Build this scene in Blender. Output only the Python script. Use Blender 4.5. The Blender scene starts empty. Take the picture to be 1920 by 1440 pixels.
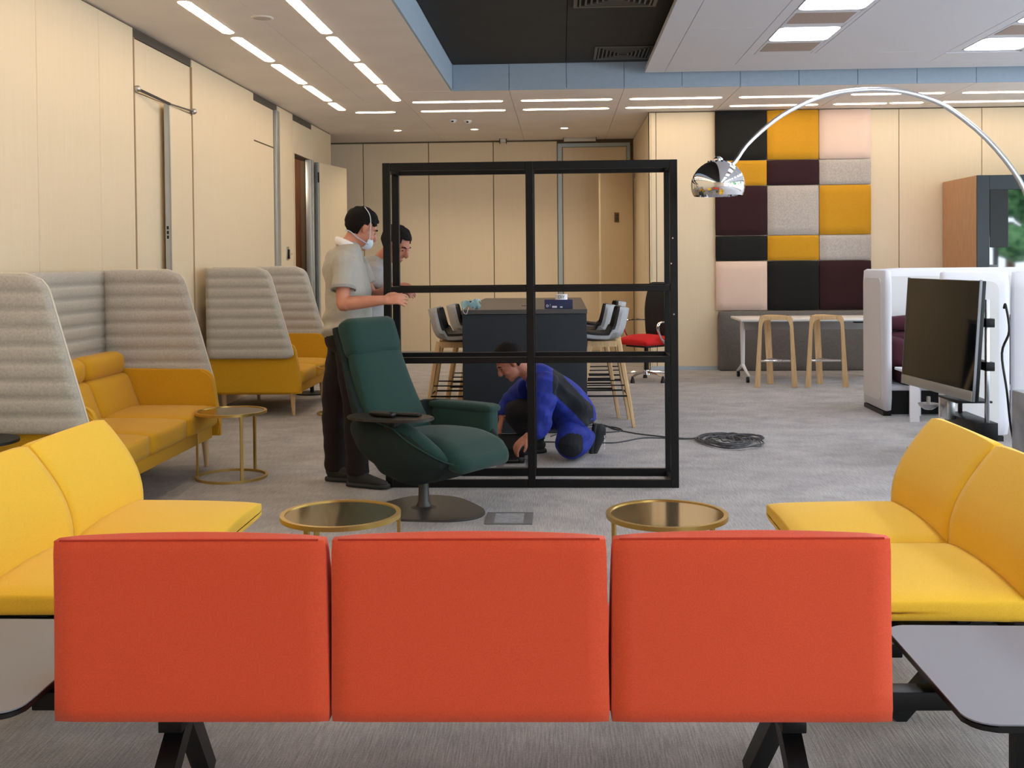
import bpy, bmesh, math, random
from mathutils import Matrix, Vector, noise as mnoise
random.seed(7)
PI = math.pi
scene = bpy.context.scene
COL = scene.collection

# ------------------------------------------------------------------ camera
F_PX, PX, PY = 2000.0, 960.0, 527.0
EYE = Vector((0, 0, 1.45))
RW = Matrix(((0.9988813, 0.00799105, 0.0466078),
             (0.04644054, 0.01997443, -0.99872133),
             (-0.0089118, 0.99976856, 0.01958097)))      # camera -> world
cam_d = bpy.data.cameras.new('camera')
cam_d.sensor_width = 36.0
cam_d.lens = 36.0 * F_PX / 1920.0
cam_d.shift_y = -(720.0 - PY) / 1920.0
cam_d.clip_end = 200
cam = bpy.data.objects.new('camera', cam_d)
COL.objects.link(cam)
cam.matrix_world = Matrix.Translation(EYE) @ RW.to_4x4()
scene.camera = cam

def at(x, y, Y):
    """world point seen at photo pixel x, y whose depth in the room is Y"""
    d = RW @ Vector((x - PX, -(y - PY), -F_PX))
    return EYE + d * (Y / d.y)

# ------------------------------------------------------------------ light
world = bpy.data.worlds.new('daylight')
scene.world = world
world.use_nodes = True
wn = world.node_tree.nodes
bgn = wn['Background']
bgn.inputs['Color'].default_value = (0.80, 0.90, 1.0, 1)
bgn.inputs['Strength'].default_value = 8.5
STRIP_E, SQUARE_E, SPOT_E = 11.5, 12.0, 12.0
scene.view_settings.view_transform = 'Standard'
scene.view_settings.look = 'None'
scene.view_settings.gamma = 1.0
scene.view_settings.use_curve_mapping = False
scene.view_settings.exposure = 0.10
scene.cycles.max_bounces = 8
scene.cycles.diffuse_bounces = 5
scene.cycles.glossy_bounces = 4
scene.cycles.sample_clamp_indirect = 6.0

def portal(name, loc, rot, sx, sy):
    l = bpy.data.lights.new(name, 'AREA')
    l.shape = 'RECTANGLE'; l.size = sx; l.size_y = sy
    l.cycles.is_portal = True
    o = bpy.data.objects.new(name, l); COL.objects.link(o)
    o.location = loc; o.rotation_euler = rot
portal('window_portal_right', (8.12, 5.3, 1.75), (0, PI/2, 0), 2.7, 15.4)
portal('window_portal_behind', (6.2, -4.12, 1.75), (PI/2, 0, 0), 3.7, 2.7)

# ------------------------------------------------------------------ materials
def lin(c):
    r = []
    for v in c:
        v = v / 255.0
        r.append(v / 12.92 if v <= 0.04045 else ((v + 0.055) / 1.055) ** 2.4)
    return (r[0], r[1], r[2], 1.0)

MATS = {}
def mat(name, col, rough=0.6, metal=0.0, col2=None, scale=8.0, stretch=(1, 1, 1), bump=0.0, bscale=None,
        emit=None, estr=0.0, sheen=0.0, spec=None, ior=None, coat=0.0, detail=4.0, contrast=(0.35, 0.65), coords='Object'):
    if name in MATS: return MATS[name]
    m = bpy.data.materials.new(name); m.use_nodes = True
    nt = m.node_tree; N = nt.nodes; b = N['Principled BSDF']
    b.inputs['Base Color'].default_value = lin(col)
    b.inputs['Roughness'].default_value = rough
    b.inputs['Metallic'].default_value = metal
    if sheen: b.inputs['Sheen Weight'].default_value = sheen
    if spec is not None: b.inputs['Specular IOR Level'].default_value = spec
    if ior: b.inputs['IOR'].default_value = ior
    if coat: b.inputs['Coat Weight'].default_value = coat
    if emit:
        b.inputs['Emission Color'].default_value = lin(emit)
        b.inputs['Emission Strength'].default_value = estr
    if col2 or bump:
        tc = N.new('ShaderNodeTexCoord'); mp = N.new('ShaderNodeMapping')
        mp.inputs['Scale'].default_value = stretch
        nt.links.new(tc.outputs[coords], mp.inputs['Vector'])
        nz = N.new('ShaderNodeTexNoise'); nz.inputs['Scale'].default_value = scale; nz.inputs['Detail'].default_value = detail
        nt.links.new(mp.outputs[0], nz.inputs['Vector'])
        if col2:
            cr = N.new('ShaderNodeValToRGB')
            cr.color_ramp.elements[0].position = contrast[0]; cr.color_ramp.elements[1].position = contrast[1]
            cr.color_ramp.elements[0].color = lin(col); cr.color_ramp.elements[1].color = lin(col2)
            nt.links.new(nz.outputs['Fac'], cr.inputs[0]); nt.links.new(cr.outputs[0], b.inputs['Base Color'])
        if bump:
            nb = N.new('ShaderNodeTexNoise'); nb.inputs['Scale'].default_value = bscale or scale * 6
            nb.inputs['Detail'].default_value = 3
            nt.links.new(mp.outputs[0], nb.inputs['Vector'])
            bp = N.new('ShaderNodeBump'); bp.inputs['Strength'].default_value = bump; bp.inputs['Distance'].default_value = 0.01
            nt.links.new(nb.outputs['Fac'], bp.inputs['Height']); nt.links.new(bp.outputs[0], b.inputs['Normal'])
    MATS[name] = m
    return m

BEIGE = mat('beige_laminate', (227, 210, 182), 0.55, col2=(225, 208, 179), scale=3, stretch=(14, 14, .5), spec=.3)
BEIGE_DARK = mat('groove_brown', (105, 90, 70), 0.8)
SOFFIT = mat('ceiling_paint', (234, 226, 220), 0.85, col2=(228, 220, 214), scale=2)
FASCIA = mat('fascia_board', (166, 182, 200), 0.8, col2=(160, 177, 195), scale=20, contrast=(.3, .7))
BLACKCEIL = mat('black_ceiling', (42, 42, 40), 0.9, col2=(37, 37, 35), scale=3)
RAFT = mat('raft_metal', (214, 214, 220), 0.7)
ALU = mat('aluminium', (176, 182, 184), 0.38, metal=.65)
CHROME = mat('chrome', (235, 235, 238), 0.07, metal=1.0)
STEEL = mat('brushed_steel', (190, 190, 192), 0.28, metal=1.0)
GOLD = mat('brushed_brass', (196, 166, 96), 0.32, metal=.85)
BLACKM = mat('black_powder_coat', (12, 12, 13), 0.42, col2=(15, 15, 16), scale=30, spec=.25)
BLACKP = mat('black_plastic', (9, 9, 10), 0.42, spec=.35)
DARKGREY = mat('dark_grey_metal', (72, 70, 68), 0.4, metal=.3)
WHITEP = mat('white_plastic', (232, 232, 236), 0.45)
STRIP = mat('warm_lamp_diffuser', (255, 250, 240), 0.5, emit=(255, 228, 196), estr=STRIP_E)
SQUARE = mat('cool_lamp_diffuser', (255, 255, 255), 0.5, emit=(246, 246, 255), estr=SQUARE_E)
SPOT = mat('spot_lamp_glow', (255, 250, 240), 0.5, emit=(255, 226, 184), estr=SPOT_E)
BROWNP = mat('brown_air_panel', (176, 158, 146), 0.8, col2=(166, 148, 137), scale=90)
YEL = mat('bright_yellow_wool', (245, 198, 50), 0.85, col2=(238, 190, 43), scale=240, bump=.18, bscale=500, sheen=.15)
MUST = mat('mustard_wool', (208, 156, 8), 0.88, col2=(199, 147, 5), scale=200, bump=.2, bscale=450, sheen=.1)
ORANGE = mat('orange_red_wool', (222, 80, 40), 0.88, col2=(213, 73, 36), scale=240, bump=.2, bscale=520, sheen=.15)
GREEN = mat('dark_green_wool', (19, 58, 51), 0.9, col2=(16, 51, 45), scale=220, bump=.2, bscale=480, sheen=.1)
GREEN_D = mat('dark_green_shell', (11, 30, 28), 0.9, col2=(9, 26, 24), scale=200, bump=.2, bscale=480)
FELT = mat('grey_felt', (190, 186, 178), 0.95, col2=(170, 166, 158), scale=90, bump=.25, bscale=400, contrast=(.3, .7))
FELT_EDGE = mat('felt_edge', (206, 200, 190), 0.95)
OAK = mat('pale_oak', (212, 180, 134), 0.55, col2=(196, 162, 116), scale=6, stretch=(9, 9, 1))
OAKF = mat('orange_oak_veneer', (196, 152, 114), 0.5, col2=(182, 138, 101), scale=5, stretch=(12, 12, .7))
TABLEG = mat('grey_laminate', (128, 131, 140), 0.42, spec=.3)
GLASSB = mat('bronze_mirror_glass', (158, 140, 104), 0.08, metal=.8)
NAVYGREY = mat('blue_black_laminate', (29, 38, 47), 0.5, col2=(26, 34, 42), scale=4)
DARKBROWN = mat('brown_interior', (120, 78, 44), 0.7, col2=(108, 68, 38), scale=5, stretch=(6, 6, 1))
SCREEN = mat('television_glass', (6, 6, 7), 0.04, ior=1.5, spec=.5)
BLACKGLASS = mat('dark_door_glass', (9, 11, 12), 0.03, ior=2.2)
CABF = mat('dark_slate_frame', (28, 38, 44), 0.5)
MAROON = mat('maroon_wool', (70, 18, 34), 0.9, col2=(60, 15, 29), scale=200, bump=.2, bscale=450)
STONE = mat('grey_marble', (150, 154, 162), 0.3, col2=(118, 123, 132), scale=9, detail=9, contrast=(.3, .75))
BLUEP = mat('blue_mask_fabric', (204, 234, 242), 0.8)
SKIN = mat('skin_light', (204, 142, 116), 0.55, col2=(190, 126, 102), scale=12, contrast=(.3, .7))
SKIN2 = mat('skin_warm', (186, 124, 100), 0.55, col2=(172, 110, 88), scale=12, contrast=(.3, .7))
HAIR = mat('dark_hair', (14, 11, 10), 0.75, col2=(22, 17, 15), scale=90, bump=.7, bscale=160, spec=.2)
SHIRT = mat('light_grey_polo', (176, 172, 162), 0.9, col2=(168, 164, 155), scale=10, bump=.55, bscale=16)
SHIRT2 = mat('grey_cotton', (164, 162, 162), 0.9, col2=(154, 152, 152), scale=10, bump=.55, bscale=16)
COLLAR = mat('white_collar', (238, 238, 240), 0.85)
TROUSER = mat('maroon_black_cotton', (28, 15, 17), 0.92, col2=(22, 12, 14), scale=20, bump=.3, bscale=120)
SHORTS = mat('purple_blue_cotton', (84, 84, 120), 0.92, col2=(150, 150, 176), scale=60)
SHOE = mat('charcoal_shoe', (40, 42, 42), 0.8, bump=.2, scale=40)
SOLE = mat('shoe_sole', (40, 41, 42), 0.7)
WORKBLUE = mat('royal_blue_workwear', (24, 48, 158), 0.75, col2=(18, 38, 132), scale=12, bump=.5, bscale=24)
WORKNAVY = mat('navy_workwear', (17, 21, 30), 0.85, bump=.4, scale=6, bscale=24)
ORANGE_RED = mat('red_seat_fabric', (206, 22, 24), 0.85)
CABLE = mat('grey_rubber_cable', (64, 66, 70), 0.55)

def carpet():
    m = mat('grey_loop_carpet', (192, 189, 188), 0.97, col2=(168, 166, 166), scale=3.2, stretch=(1, 1.3, 1), detail=9, contrast=(.32, .68))
    nt = m.node_tree; N = nt.nodes; b = N['Principled BSDF']
    ramp = [n for n in N if n.type == 'VALTORGB'][0]
    tc = [n for n in N if n.type == 'TEX_COORD'][0]
    m3 = N.new('ShaderNodeMapping'); m3.inputs['Scale'].default_value = (150, 9, 1)
    wv = N.new('ShaderNodeTexNoise'); wv.inputs['Scale'].default_value = 1.0; wv.inputs['Detail'].default_value = 2
    nt.links.new(tc.outputs['Object'], m3.inputs['Vector'])
    fn = N.new('ShaderNodeTexNoise'); fn.inputs['Scale'].default_value = 130; fn.inputs['Detail'].default_value = 3
    nt.links.new(m3.outputs[0], wv.inputs['Vector']); nt.links.new(tc.outputs['Object'], fn.inputs['Vector'])
    mx = N.new('ShaderNodeMix'); mx.data_type = 'RGBA'; mx.blend_type = 'MULTIPLY'; mx.inputs[0].default_value = .22
    wr_ = N.new('ShaderNodeValToRGB'); wr_.color_ramp.elements[0].position = .35; wr_.color_ramp.elements[1].position = .65
    nt.links.new(wv.outputs['Fac'], wr_.inputs[0])
    nt.links.new(ramp.outputs[0], mx.inputs[6]); nt.links.new(wr_.outputs[0], mx.inputs[7])
    cr = N.new('ShaderNodeValToRGB'); cr.color_ramp.elements[0].position = .3; cr.color_ramp.elements[1].position = .7
    cr.color_ramp.elements[0].color = (.62, .62, .62, 1); cr.color_ramp.elements[1].color = (1, 1, 1, 1)
    nt.links.new(fn.outputs['Fac'], cr.inputs[0])
    m2 = N.new('ShaderNodeMix'); m2.data_type = 'RGBA'; m2.blend_type = 'MULTIPLY'; m2.inputs[0].default_value = .7
    nt.links.new(mx.outputs[2], m2.inputs[6]); nt.links.new(cr.outputs[0], m2.inputs[7])
    nt.links.new(m2.outputs[2], b.inputs['Base Color'])
    bp = N.new('ShaderNodeBump'); bp.inputs['Strength'].default_value = .5; bp.inputs['Distance'].default_value = .004
    nt.links.new(wv.outputs['Fac'], bp.inputs['Height']); nt.links.new(bp.outputs[0], b.inputs['Normal'])
    return m
CARPET = carpet()

# ------------------------------------------------------------------ mesh helpers
def BM(): return bmesh.new()

def box(bm, x0, x1, y0, y1, z0, z1, bev=0.0, seg=2, M=None):
    xs, ys, zs = sorted((x0, x1)), sorted((y0, y1)), sorted((z0, z1))
    old = set(bm.verts)
    r = bmesh.ops.create_cube(bm, size=1.0)
    vs = r['verts']
    for v in vs:
        v.co = Vector((xs[0] if v.co.x < 0 else xs[1], ys[0] if v.co.y < 0 else ys[1], zs[0] if v.co.z < 0 else zs[1]))
    if bev > 0:
        es = list({e for v in vs for e in v.link_edges})
        rb = bmesh.ops.bevel(bm, geom=es, offset=bev, segments=seg, affect='EDGES', profile=.5)
        vs = [v for v in bm.verts if v not in old]
    if M is not None:
        for v in vs: v.co = M @ v.co
    return vs

def rbox(bm, cx, cy, cz, sx, sy, sz, r=.03, n=8, bulge=(0, 0, 0), M=None, fn=None):
    """cushion: subdivided box with rounded edges, faces bulging outwards"""
    old = set(bm.verts)
    r0 = bmesh.ops.create_cube(bm, size=1.0)
    vs0 = r0['verts']
    es = list({e for v in vs0 for e in v.link_edges})
    rs = bmesh.ops.subdivide_edges(bm, edges=es, cuts=n, use_grid_fill=True)
    vs = [v for v in bm.verts if v not in old]
    h = Vector((sx / 2, sy / 2, sz / 2)); r = min(r, *(h * .98))
    for v in vs:
        p = Vector((v.co.x * sx, v.co.y * sy, v.co.z * sz))
        # warp grid towards edges so the rounding has verts
        q = Vector((max(-h.x + r, min(h.x - r, p.x)), max(-h.y + r, min(h.y - r, p.y)), max(-h.z + r, min(h.z - r, p.z))))
        d = p - q
        if d.length > 1e-9: p2 = q + d.normalized() * r
        else: p2 = p
        u, w, t = p.x / h.x, p.y / h.y, p.z / h.z
        p2.x += math.copysign(1, u) * bulge[0] * abs(u) * max(0, 1 - w * w) * max(0, 1 - t * t)
        p2.y += math.copysign(1, w) * bulge[1] * abs(w) * max(0, 1 - u * u) * max(0, 1 - t * t)
        p2.z += math.copysign(1, t) * bulge[2] * abs(t) * max(0, 1 - u * u) * max(0, 1 - w * w)
        if fn: p2 = fn(p2, u, w, t)
        p2 = p2 + Vector((cx, cy, cz))
        v.co = M @ p2 if M is not None else p2
    return vs

def frame_of(t, ref=None):
    t = t.normalized()
    a = Vector(ref) if ref is not None else (Vector((0, 0, 1)) if abs(t.z) < .9 else Vector((1, 0, 0)))
    u = a - t * a.dot(t)
    if u.length < 1e-4: u = Vector((0, 1, 0)) - t * t.y
    u.normalize(); return u, t.cross(u)

def catmull(P, k):
    if k <= 1 or len(P) < 3: return [tuple(p) for p in P]
    out = []; n = len(P)
    for i in range(n - 1):
        p0 = P[max(i-1, 0)]; p1 = P[i]; p2 = P[i+1]; p3 = P[min(i+2, n-1)]
        for j in range(k):
            t = j / k
            out.append(tuple(.5 * ((2*b) + (-a + c)*t + (2*a - 5*b + 4*c - d)*t*t + (-a + 3*b - 3*c + d)*t**3) for a, b, c, d in zip(p0, p1, p2, p3)))
    out.append(tuple(P[-1])); return out

def loft(bm, pts, rad, seg=12, ref=None, k=1, cap=True, closed=False, sq=1.0, M=None):
    """tube through pts; rad = r or (ru, rv) each; ref = direction of the first axis"""
    R = []
    for i in range(len(pts)):
        r = rad[i] if isinstance(rad, (list,)) else rad
        if not isinstance(r, tuple): r = (r, r)
        R.append(tuple(pts[i]) + r)
    R = catmull(R, k)
    rings = []; n = len(R); pu = None
    for i, q in enumerate(R):
        c = Vector(q[:3])
        if closed: t = Vector(R[(i+1) % n][:3]) - Vector(R[i-1][:3])
        else: t = Vector(R[min(i+1, n-1)][:3]) - Vector(R[max(i-1, 0)][:3])
        if t.length < 1e-9: t = Vector((0, 0, 1))
        u, v = frame_of(t, ref if ref is not None else pu)
        if ref is None: pu = u
        ring = []
        for s in range(seg):
            a = 2 * PI * s / seg
            ca, sa = math.cos(a), math.sin(a)
            if sq != 1.0:
                ca = math.copysign(abs(ca) ** sq, ca); sa = math.copysign(abs(sa) ** sq, sa)
            p = c + u * ca * q[3] + v * sa * q[4]
            ring.append(bm.verts.new(M @ p if M is not None else p))
        rings.append(ring)
    m = n if closed else n - 1
    for i in range(m):
        a, b = rings[i], rings[(i+1) % n]
        for s in range(seg):
            bm.faces.new((a[s], a[(s+1) % seg], b[(s+1) % seg], b[s]))
    if cap and not closed:
        bm.faces.new(list(reversed(rings[0]))); bm.faces.new(rings[-1])
    return rings

def cyl(bm, p0, p1, r0, r1=None, seg=16, M=None):
    loft(bm, [p0, p1], [(r0, r0), (r1 if r1 is not None else r0,) * 2], seg=seg, M=M)

def bar(bm, p0, p1, w, h=None, ref=(0, 0, 1), w1=None, h1=None, M=None):
    """rectangular bar: h measured along ref, w across"""
    h = h or w; w1 = w1 or w; h1 = h1 or h
    p0, p1 = Vector(p0), Vector(p1); u, v = frame_of(p1 - p0, ref)
    rings = []
    for p, a, b in ((p0, w, h), (p1, w1, h1)):
        rings.append([bm.verts.new((M @ q) if M is not None else q) for q in
                      (p + u*b/2 + v*a/2, p + u*b/2 - v*a/2, p - u*b/2 - v*a/2, p - u*b/2 + v*a/2)])
    a, b = rings
    for s in range(4): bm.faces.new((a[s], b[s], b[(s+1) % 4], a[(s+1) % 4]))
    bm.faces.new(a); bm.faces.new(list(reversed(b)))

def ell(bm, c, r, M=None, seg=16, rings=10):
    rr = bmesh.ops.create_uvsphere(bm, u_segments=seg, v_segments=rings, radius=1.0)
    for v in rr['verts']:
        p = Vector((c[0] + v.co.x * r[0], c[1] + v.co.y * r[1], c[2] + v.co.z * r[2]))
        v.co = M @ p if M is not None else p
    return rr['verts']

def prism(bm, pts, z0, z1, axis='Z', bev=0.0, M=None):
    """extrude a 2D outline; axis Z: (x,y), axis Y: (x,z), axis X: (y,z)"""
    def P(a, b, c):
        p = Vector((a, b, c)) if axis == 'Z' else (Vector((a, c, b)) if axis == 'Y' else Vector((c, a, b)))
        return M @ p if M is not None else p
    lo = [bm.verts.new(P(a, b, z0)) for a, b in pts]; hi = [bm.verts.new(P(a, b, z1)) for a, b in pts]
    n = len(pts); fs = [bm.faces.new(lo), bm.faces.new(list(reversed(hi)))]
    for i in range(n): fs.append(bm.faces.new((lo[i], hi[i], hi[(i+1) % n], lo[(i+1) % n])))
    if bev:
        es = list({e for f in fs[:2] for e in f.edges})
        bmesh.ops.bevel(bm, geom=es, offset=bev, segments=2, affect='EDGES')

def lathe(bm, prof, c=(0, 0, 0), seg=32, M=None):
    rings = []
    for r, z in prof:
        rings.append([bm.verts.new((M @ Vector((c[0] + r*math.cos(2*PI*s/seg), c[1] + r*math.sin(2*PI*s/seg), c[2] + z))) if M is not None
                      else Vector((c[0] + r*math.cos(2*PI*s/seg), c[1] + r*math.sin(2*PI*s/seg), c[2] + z))) for s in range(seg)])
    for i in range(len(rings) - 1):
        for s in range(seg): bm.faces.new((rings[i][s], rings[i][(s+1) % seg], rings[i+1][(s+1) % seg], rings[i+1][s]))
    if prof[0] == prof[-1]: return bmesh.ops.remove_doubles(bm, verts=[v for r in (rings[0], rings[-1]) for v in r], dist=1e-6)
    if prof[0][0] > 1e-5: bm.faces.new(list(reversed(rings[0])))
    if prof[-1][0] > 1e-5: bm.faces.new(rings[-1])
    bmesh.ops.remove_doubles(bm, verts=[v for r in (rings[0], rings[-1]) for v in r], dist=1e-6)

def rounded(x0, x1, y0, y1, r, n=5, corners=(1, 1, 1, 1)):
    out = []
    for i, (cx, cy, a0) in enumerate(((x1, y1, 0), (x0, y1, 90), (x0, y0, 180), (x1, y0, 270))):
        rr = r if corners[i] else 0.0
        sx = -1 if cx == x1 else 1; sy = -1 if cy == y1 else 1
        if rr == 0: out.append((cx, cy)); continue
        for k in range(n + 1):
            a = math.radians(a0 + 90 * k / n)
            out.append((cx + sx*rr + rr*math.cos(a), cy + sy*rr + rr*math.sin(a)))
    return out

TM = {}
def smooth_mesh(me, angle=40):
    for p in me.polygons: p.use_smooth = True
    try: me.set_sharp_from_angle(angle=math.radians(angle))
    except Exception: pass

def obj(name, bm, m, parent=None, smooth=True, world=False, angle=40):
    me = bpy.data.meshes.new(name)
    bmesh.ops.recalc_face_normals(bm, faces=bm.faces)
    if world and parent is not None:
        bm.transform(TM[parent.name].inverted())
    bm.to_mesh(me); bm.free()
    for mm in (m if isinstance(m, (list, tuple)) else [m]): me.materials.append(mm)
    if smooth: smooth_mesh(me, angle)
    o = bpy.data.objects.new(name, me); COL.objects.link(o)
    if parent is not None: o.parent = parent
    TM[o.name] = TM[parent.name].copy() if parent is not None else Matrix.Identity(4)
    return o

def thing(name, label, cat, loc=(0, 0, 0), rz=0.0, group=None):
    o = bpy.data.objects.new(name, None); COL.objects.link(o)
    o.empty_display_size = .1
    o.location = loc; o.rotation_euler = (0, 0, rz); o['label'] = label; o['category'] = cat
    if group: o['group'] = group
    TM[o.name] = Matrix.Translation(Vector(loc)) @ Matrix.Rotation(rz, 4, 'Z')
    return o

def tag(o, label, cat, group=None):
    o['label'] = label; o['category'] = cat
    if group: o['group'] = group
    return o

def struct(name, bm, m, smooth=False, parent=None):
    o = obj(name, bm, m, parent, smooth)
    if parent is None: o['kind'] = 'structure'
    return o

def dup(root, loc, rz, label=None, group=None):
    r = root.copy(); COL.objects.link(r); r.location = loc; r.rotation_euler = (0, 0, rz)
    if label: r['label'] = label
    if group: r['group'] = group
    for ch in list(root.children):
        c = ch.copy(); COL.objects.link(c); c.parent = r
        for g in ch.children:
            d = g.copy(); COL.objects.link(d); d.parent = c
    return r

def fuse(name, bm, m, parent=None, vox=.008, sm=3, matfn=None, world=True):
    """union of overlapping closed shapes into one continuous surface"""
    bmesh.ops.recalc_face_normals(bm, faces=bm.faces)
    me = bpy.data.meshes.new('tmp'); bm.to_mesh(me); bm.free()
    o = bpy.data.objects.new('tmp', me); COL.objects.link(o)
    md = o.modifiers.new('r', 'REMESH'); md.mode = 'VOXEL'; md.voxel_size = vox; md.use_smooth_shade = True
    if sm:
        ms = o.modifiers.new('s', 'SMOOTH'); ms.iterations = sm; ms.factor = .5
    dg = bpy.context.evaluated_depsgraph_get(); dg.update()
    me2 = bpy.data.meshes.new_from_object(o.evaluated_get(dg))
    bpy.data.objects.remove(o); bpy.data.meshes.remove(me)
    b2 = bmesh.new(); b2.from_mesh(me2); bpy.data.meshes.remove(me2)
    if matfn:
        for f in b2.faces: f.material_index = matfn(f.calc_center_median())
    if matfn:
        idx = [f.material_index for f in b2.faces]
    r = obj(name, b2, m, parent, True, world=world, angle=180)
    return r

# ================================================================== SETTING
XL, YB, YR, XE, ZC, ZT = -3.43, 17.05, 13.95, 1.15, 3.36, 3.66
XR = 8.0
bm = BM(); box(bm, -6.0, 13.0, -8.0, 18.0, -.1, 0.0); floor = struct('floor', bm, CARPET)

def panel(parent, dims, m=BEIGE, name='panel', bev=.003):
    bm = BM(); box(bm, *dims, bev=bev, seg=1); return obj(name, bm, m, parent, smooth=False)

# left wall ---------------------------------------------------------
bm = BM()
box(bm, XL-.16, XL-.02, -4.1, 13.58, 0, 3.8); box(bm, XL-.16, XL-.02, 13.58, 14.60, 2.85, 3.8); box(bm, XL-.16, XL-.02, 14.60, 15.81, 0, 3.8)
wl = struct('wall_left', bm, BEIGE_DARK)
ys = [-4.1, -2.685, -1.73, -.775, .18, 1.135, 2.09, 3.045, 4.0, 4.96, 5.915, 6.87, 7.825, 8.465]
for a, b in zip(ys[:-1], ys[1:]): panel(wl, (XL-.02, XL, a+.003, b-.003, 0, 3.345))
for a, b in ((9.825, 11.825), (12.83, 13.565), (14.61, 15.83)): panel(wl, (XL-.02, XL, a+.003, b-.003, 0, 3.345))
panel(wl, (XL-.02, XL, 13.58, 14.60, 2.855, 3.27))
# doors in the left wall
def hdr(parent, y0, y1): panel(parent, (XL-.02, XL-.006, y0, y1, 3.275, 3.345), DARKGREY, 'header_strip')
d1 = struct('door_1', (lambda b: (box(b, XL-.02, XL-.012, 8.475, 9.815, 2.845, 3.27), b)[1])(BM()), BEIGE)
hdr(d1, 8.475, 9.815)
panel(d1, (XL-.02, XL-.004, 8.485, 9.80, 0, 2.835), BEIGE, 'door_leaf')
Ml = Matrix.Translation((XL-.002, 9.81, 0)) @ Matrix.Rotation(math.radians(5.5), 4, 'Z')
bm = BM(); box(bm, -.035, 0, -.79, 0, 0, 2.82, bev=.002, seg=1, M=Ml); lf = obj('door_leaf', bm, BEIGE, d1, False)
bm = BM(); box(bm, -.037, .006, -.797, -.79, 0, 2.822, M=Ml); box(bm, .0, .004, -.797, -.755, 0, 2.822, M=Ml)
es_ = obj('edge_strip', bm, ALU, lf, False); es_['label'] = 'aluminium edge strip of the door leaf'
bm = BM()
for zz in (1.66, 1.70, 1.74): box(bm, -.026, -.010, -.801, -.796, zz, zz+.028, M=Ml)
obj('lock_keeper', bm, BLACKP, lf, False)
for y in (8.472, 9.818):
    bm = BM(); box(bm, XL-.02, XL+.006, y-.008, y+.008, 0, 3.27); obj('frame_strip', bm, mat('tan_metal', (170, 146, 118), .5, .2), d1, False)
pk = (XL+.085, 9.03, 2.815)
bm = BM(); bar(bm, (XL+.02, 8.50, 2.86), pk, .012, .02); obj('closer_arm', bm, BLACKP, d1)
bm = BM(); bar(bm, pk, (XL+.02, 9.80, 2.86), .010, .012); obj('closer_arm', bm, BLACKP, d1)
for y in (8.49, 9.81):
    bm = BM(); ell(bm, (XL+.02, y, 2.86), (.03, .028, .028)); obj('pivot_knob', bm, STEEL, d1)
d2 = struct('door_2', (lambda b: (box(b, XL-.02, XL-.008, 11.835, 12.66, 2.83, 3.27), b)[1])(BM()), BEIGE)
panel(d2, (XL-.02, XL-.008, 11.835, 12.66, 0, 2.815), BEIGE, 'door_leaf'); hdr(d2, 11.835, 12.82)
bm = BM(); box(bm, XL-.02, XL+.03, 12.67, 12.82, 0, 3.275, bev=.006); obj('jamb', bm, ALU, d2)
d3 = struct('door_3', (lambda b: (box(b, XL-.16, XL+.01, 13.57, 13.60, 0, 2.86), b)[1])(BM()), BEIGE)
hdr(d3, 13.58, 14.60)
for (x0, x1, y0, y1) in ((XL-.06, XL+.02, 14.46, 14.53), (XL-.06, XL+.03, 14.54, 14.60)):
    bm = BM(); box(bm, x0, x1, y0, y1, 0, 2.85, bev=.006); obj('jamb', bm, ALU, d3)
bm = BM(); box(bm, XL-.1, XL+.01, 14.60, 14.66, 0, 2.84); obj('hinge_gap', bm, mat('gap_shade', (48, 46, 42), .9), d3, False)  # solid dark strip standing in for the shade in the hinge gap
Ml = Matrix.Translation((XL+.03, 14.68, 0)) @ Matrix.Rotation(math.radians(-9.5), 4, 'Z')
bm = BM(); box(bm, 0, .04, 0, 1.09, 0.01, 2.83, bev=.002, seg=1, M=Ml); lf = obj('door_leaf', bm, BEIGE, d3, False)
bm = BM(); box(bm, -.004, .046, -.02, .03, 0.01, 2.83, bev=.004, M=Ml); obj('edge_strip', bm, ALU, lf, False)
bm = BM()
for zz in (.4, 2.55): cyl(bm, Ml @ Vector((.05, -.015, zz)), Ml @ Vector((.05, -.015, zz+.14)), .012)
obj('hinge', bm, BLACKP, lf)
sw = thing('wall_switch', 'small chrome key switch on the beige panel left of the open brown doorway', 'switch', (XL, 13.22, 1.56))
bm = BM(); box(bm, 0, .012, -.05, .05, -.085, .085, bev=.004); obj('plate', bm, STEEL, sw)
bm = BM(); box(bm, .012, .03, -.025, .02, -.07, .05, bev=.004); obj('key_body', bm, BLACKP, sw)
bm = BM(); cyl(bm, (.03, .0, -.01), (.06, 0, -.01), .012); obj('barrel', bm, CHROME, sw)
# brown room behind door 3
bm = BM(); box(bm, -4.55, XL-.16, 14.75, 14.85, 0, 3.4); box(bm, -4.6, -4.5, 12.6, 14.85, 0, 3.4); box(bm, -4.6, XL-.16, 12.6, 12.7, 0, 3.4)
box(bm, -4.6, XL-.16, 12.6, 14.85, 3.3, 3.4); struct('wall_side_room', bm, DARKBROWN)
rl = bpy.data.lights.new('side_room_fill', 'POINT'); rl.energy = 30; rl.color = (1, .85, .65); rl.shadow_soft_size = .15  # added point light that brightens the brown room, no fitting belongs to it
ro = bpy.data.objects.new('side_room_fill', rl); COL.objects.link(ro); ro.location = (-4.1, 13.6, 2.9)

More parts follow.
